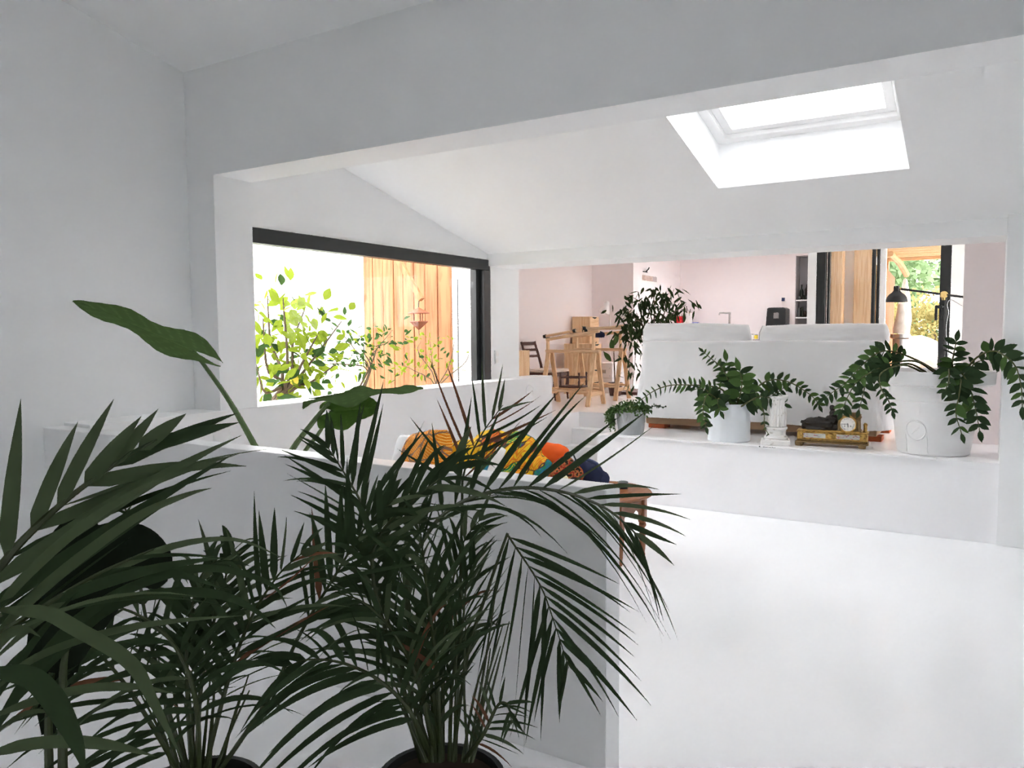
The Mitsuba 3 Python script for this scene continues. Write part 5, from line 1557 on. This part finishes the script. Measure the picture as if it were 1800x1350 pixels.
frond(PB, pp([C0(330), (270, 1280, 1.85), (210, 1190, 1.8), (150, 1130, 1.78), (80, 1110, 1.75)]), 15, .27, rng, .25, .020, (58, 30), (.25, .55), jit=.25, young=.05)
frond(PB, pp([C0(340), (330, 1230, 1.9), (330, 1120, 1.88), (350, 1020, 1.86), (385, 980, 1.85)]), 14, .22, rng, .35, .02, (42, 20), (.1, .5), jit=.35)
for k in range(16):
    x0 = rng.uniform(310, 385)
    x1 = x0 + (x0 - 345) * rng.uniform(1, 3) + rng.normal() * 18
    add('stem', tube(pp([(x0, 1388, 2.0 + rng.normal() * .04), ((x0 + x1) / 2, 1290, 2.0), (x1, rng.uniform(1150, 1240), 1.98)]), [.006, .004, .002], 5, 10), 'palm_stem', PB)

# near palm with wide leaflets
PC = thing('kentia_palm', 'wide leaved palm close by, at the left of the landing', 'palm')
cc = atd(-60, 1700, 1.35)
palm_pot(PC, np.array([cc[0], cc[1], .001]), .17, max(.2, min(.3, cc[2] + .1)))
hb_ = np.array([cc[0], cc[1], .25])
frond(PC, [hb_] + pp([(-90, 1300, 1.25), (-40, 1070, 1.22), (10, 985, 1.25), (65, 925, 1.28), (125, 872, 1.32), (185, 828, 1.36), (240, 793, 1.4), (276, 773, 1.42)]), 10, .30, rng, .58, .037, (42, 12), (.02, .14), (1, 1), (.72, 1.25), r0=.010, jit=.06, dry=0, young=.6)
frond(PC, [hb_] + pp([(-60, 1330, 1.15), (-80, 1200, 1.08), (-20, 1130, 1.08), (70, 1070, 1.12), (170, 1010, 1.15), (270, 965, 1.18)]), 9, .30, rng, .55, .028, (24, 12), (.15, .5), (0, 1), (1, 1), r0=.009, jit=.1, dry=0, young=.5)
# long arching leaflets, each followed along its own line of sight
hand_leaflets = [
    ([(0, 1072, 1.0), (80, 1080, 1.0), (133, 1107, 1.0), (227, 1165, 1.0), (272, 1240, 1.0), (322, 1338, 1.0)], .022, 'leaf_palm_young'),
    ([(-20, 1180, .85), (50, 1192, .85), (85, 1222, .85), (108, 1256, .85), (135, 1310, .85), (150, 1360, .86)], .026, 'leaf_palm'),
    ([(-20, 1326, 1.0), (60, 1309, 1.0), (135, 1306, 1.0), (210, 1314, 1.02), (275, 1330, 1.05)], .020, 'leaf_palm_young'),
    ([(-20, 1262, 1.05), (80, 1228, 1.05), (160, 1211, 1.08), (240, 1208, 1.1), (310, 1220, 1.12)], .016, 'leaf_palm_young'),
    ([(-10, 1215, 1.1), (50, 1165, 1.1), (130, 1130, 1.12), (230, 1104, 1.15), (330, 1090, 1.2), (430, 1082, 1.25)], .015, 'leaf_palm_young'),
    ([(-10, 1160, 1.15), (70, 1090, 1.15), (150, 1030, 1.2), (240, 985, 1.25), (330, 955, 1.3), (420, 950, 1.35), (500, 982, 1.38)], .018, 'leaf_palm_young'),
    ([(-20, 1300, 1.1), (60, 1180, 1.15), (140, 1090, 1.2), (230, 1035, 1.25), (330, 1003, 1.3), (410, 1005, 1.35), (480, 1030, 1.38), (505, 1068, 1.4)], .022, 'leaf_palm'),
    ([(20, 1240, 1.15), (110, 1140, 1.2), (200, 1066, 1.25), (300, 1044, 1.3), (390, 1048, 1.33), (450, 1075, 1.36), (485, 1105, 1.38)], .024, 'leaf_palm'),
    ([(-10, 1120, 1.1), (60, 1050, 1.12), (150, 975, 1.18), (250, 905, 1.25), (330, 870, 1.3), (372, 858, 1.33)], .020, 'leaf_palm_young'),
    ([(-20, 1090, 1.1), (60, 1000, 1.12), (160, 915, 1.2), (260, 855, 1.26), (345, 823, 1.3)], .018, 'leaf_palm_young'),
]
fd = add('frond', tube([hb_] + pp([(-120, 1340, 1.1), (-90, 1200, 1.05), (-40, 1120, 1.05), (0, 1080, 1.05)]), [.011, .009, .008, .006, .004], 6, 30), 'palm_stem', PC)
for rows, w, m_ in hand_leaflets:
    P = spline(pp(rows), 22)
    nrm = np.array([unit(EYE - q) for q in P]) * .6 + np.array([0, 0, .8])
    t = np.gradient(P, axis=0)
    add('leaflet', blade(P, w, np.cross(nrm, t), .25, lambda s: np.clip(np.minimum(s * 5 + .35, 1) * (1 - np.clip((s - .45) / .55, 0, 1) ** 1.8), .03, 1)), m_, fd, smooth=True)

# dark broad leaved plant between the palms
PD = thing('broad_leaf_plant', 'dark plant with two broad folded leaves, in shade behind the near palm', 'plant')
pd = atd(95, 1500, 1.75)
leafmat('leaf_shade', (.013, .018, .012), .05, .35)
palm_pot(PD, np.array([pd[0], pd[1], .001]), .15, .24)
pb_ = np.array([pd[0], pd[1], .22])
P1 = spline(pp([(85, 1290, 1.7), (95, 1150, 1.68), (112, 1020, 1.66), (135, 950, 1.66), (152, 895, 1.68)]), 26)
nv = unit(EYE - P1[10])
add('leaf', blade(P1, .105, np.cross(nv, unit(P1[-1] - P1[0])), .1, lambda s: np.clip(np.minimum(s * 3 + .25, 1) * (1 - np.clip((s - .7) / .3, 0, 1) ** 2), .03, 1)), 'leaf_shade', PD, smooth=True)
P2 = spline(pp([(108, 1185, 1.62), (128, 1095, 1.6), (165, 1015, 1.58), (215, 985, 1.58), (262, 1000, 1.6), (285, 1030, 1.62)]), 30)
nv2 = unit(EYE - P2[10])
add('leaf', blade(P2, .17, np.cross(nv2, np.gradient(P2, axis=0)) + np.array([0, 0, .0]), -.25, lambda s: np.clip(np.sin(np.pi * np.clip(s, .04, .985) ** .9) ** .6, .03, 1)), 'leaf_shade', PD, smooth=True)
add('stalk', tube([pb_, P1[0], P1[8]], [.012, .009, .005], 8, 14), 'palm_stem', PD)
add('stalk', tube([pb_ + [.01, -.01, 0], P2[0] - [0, 0, .05], P2[3]], [.012, .009, .005], 8, 14), 'palm_stem', PD)
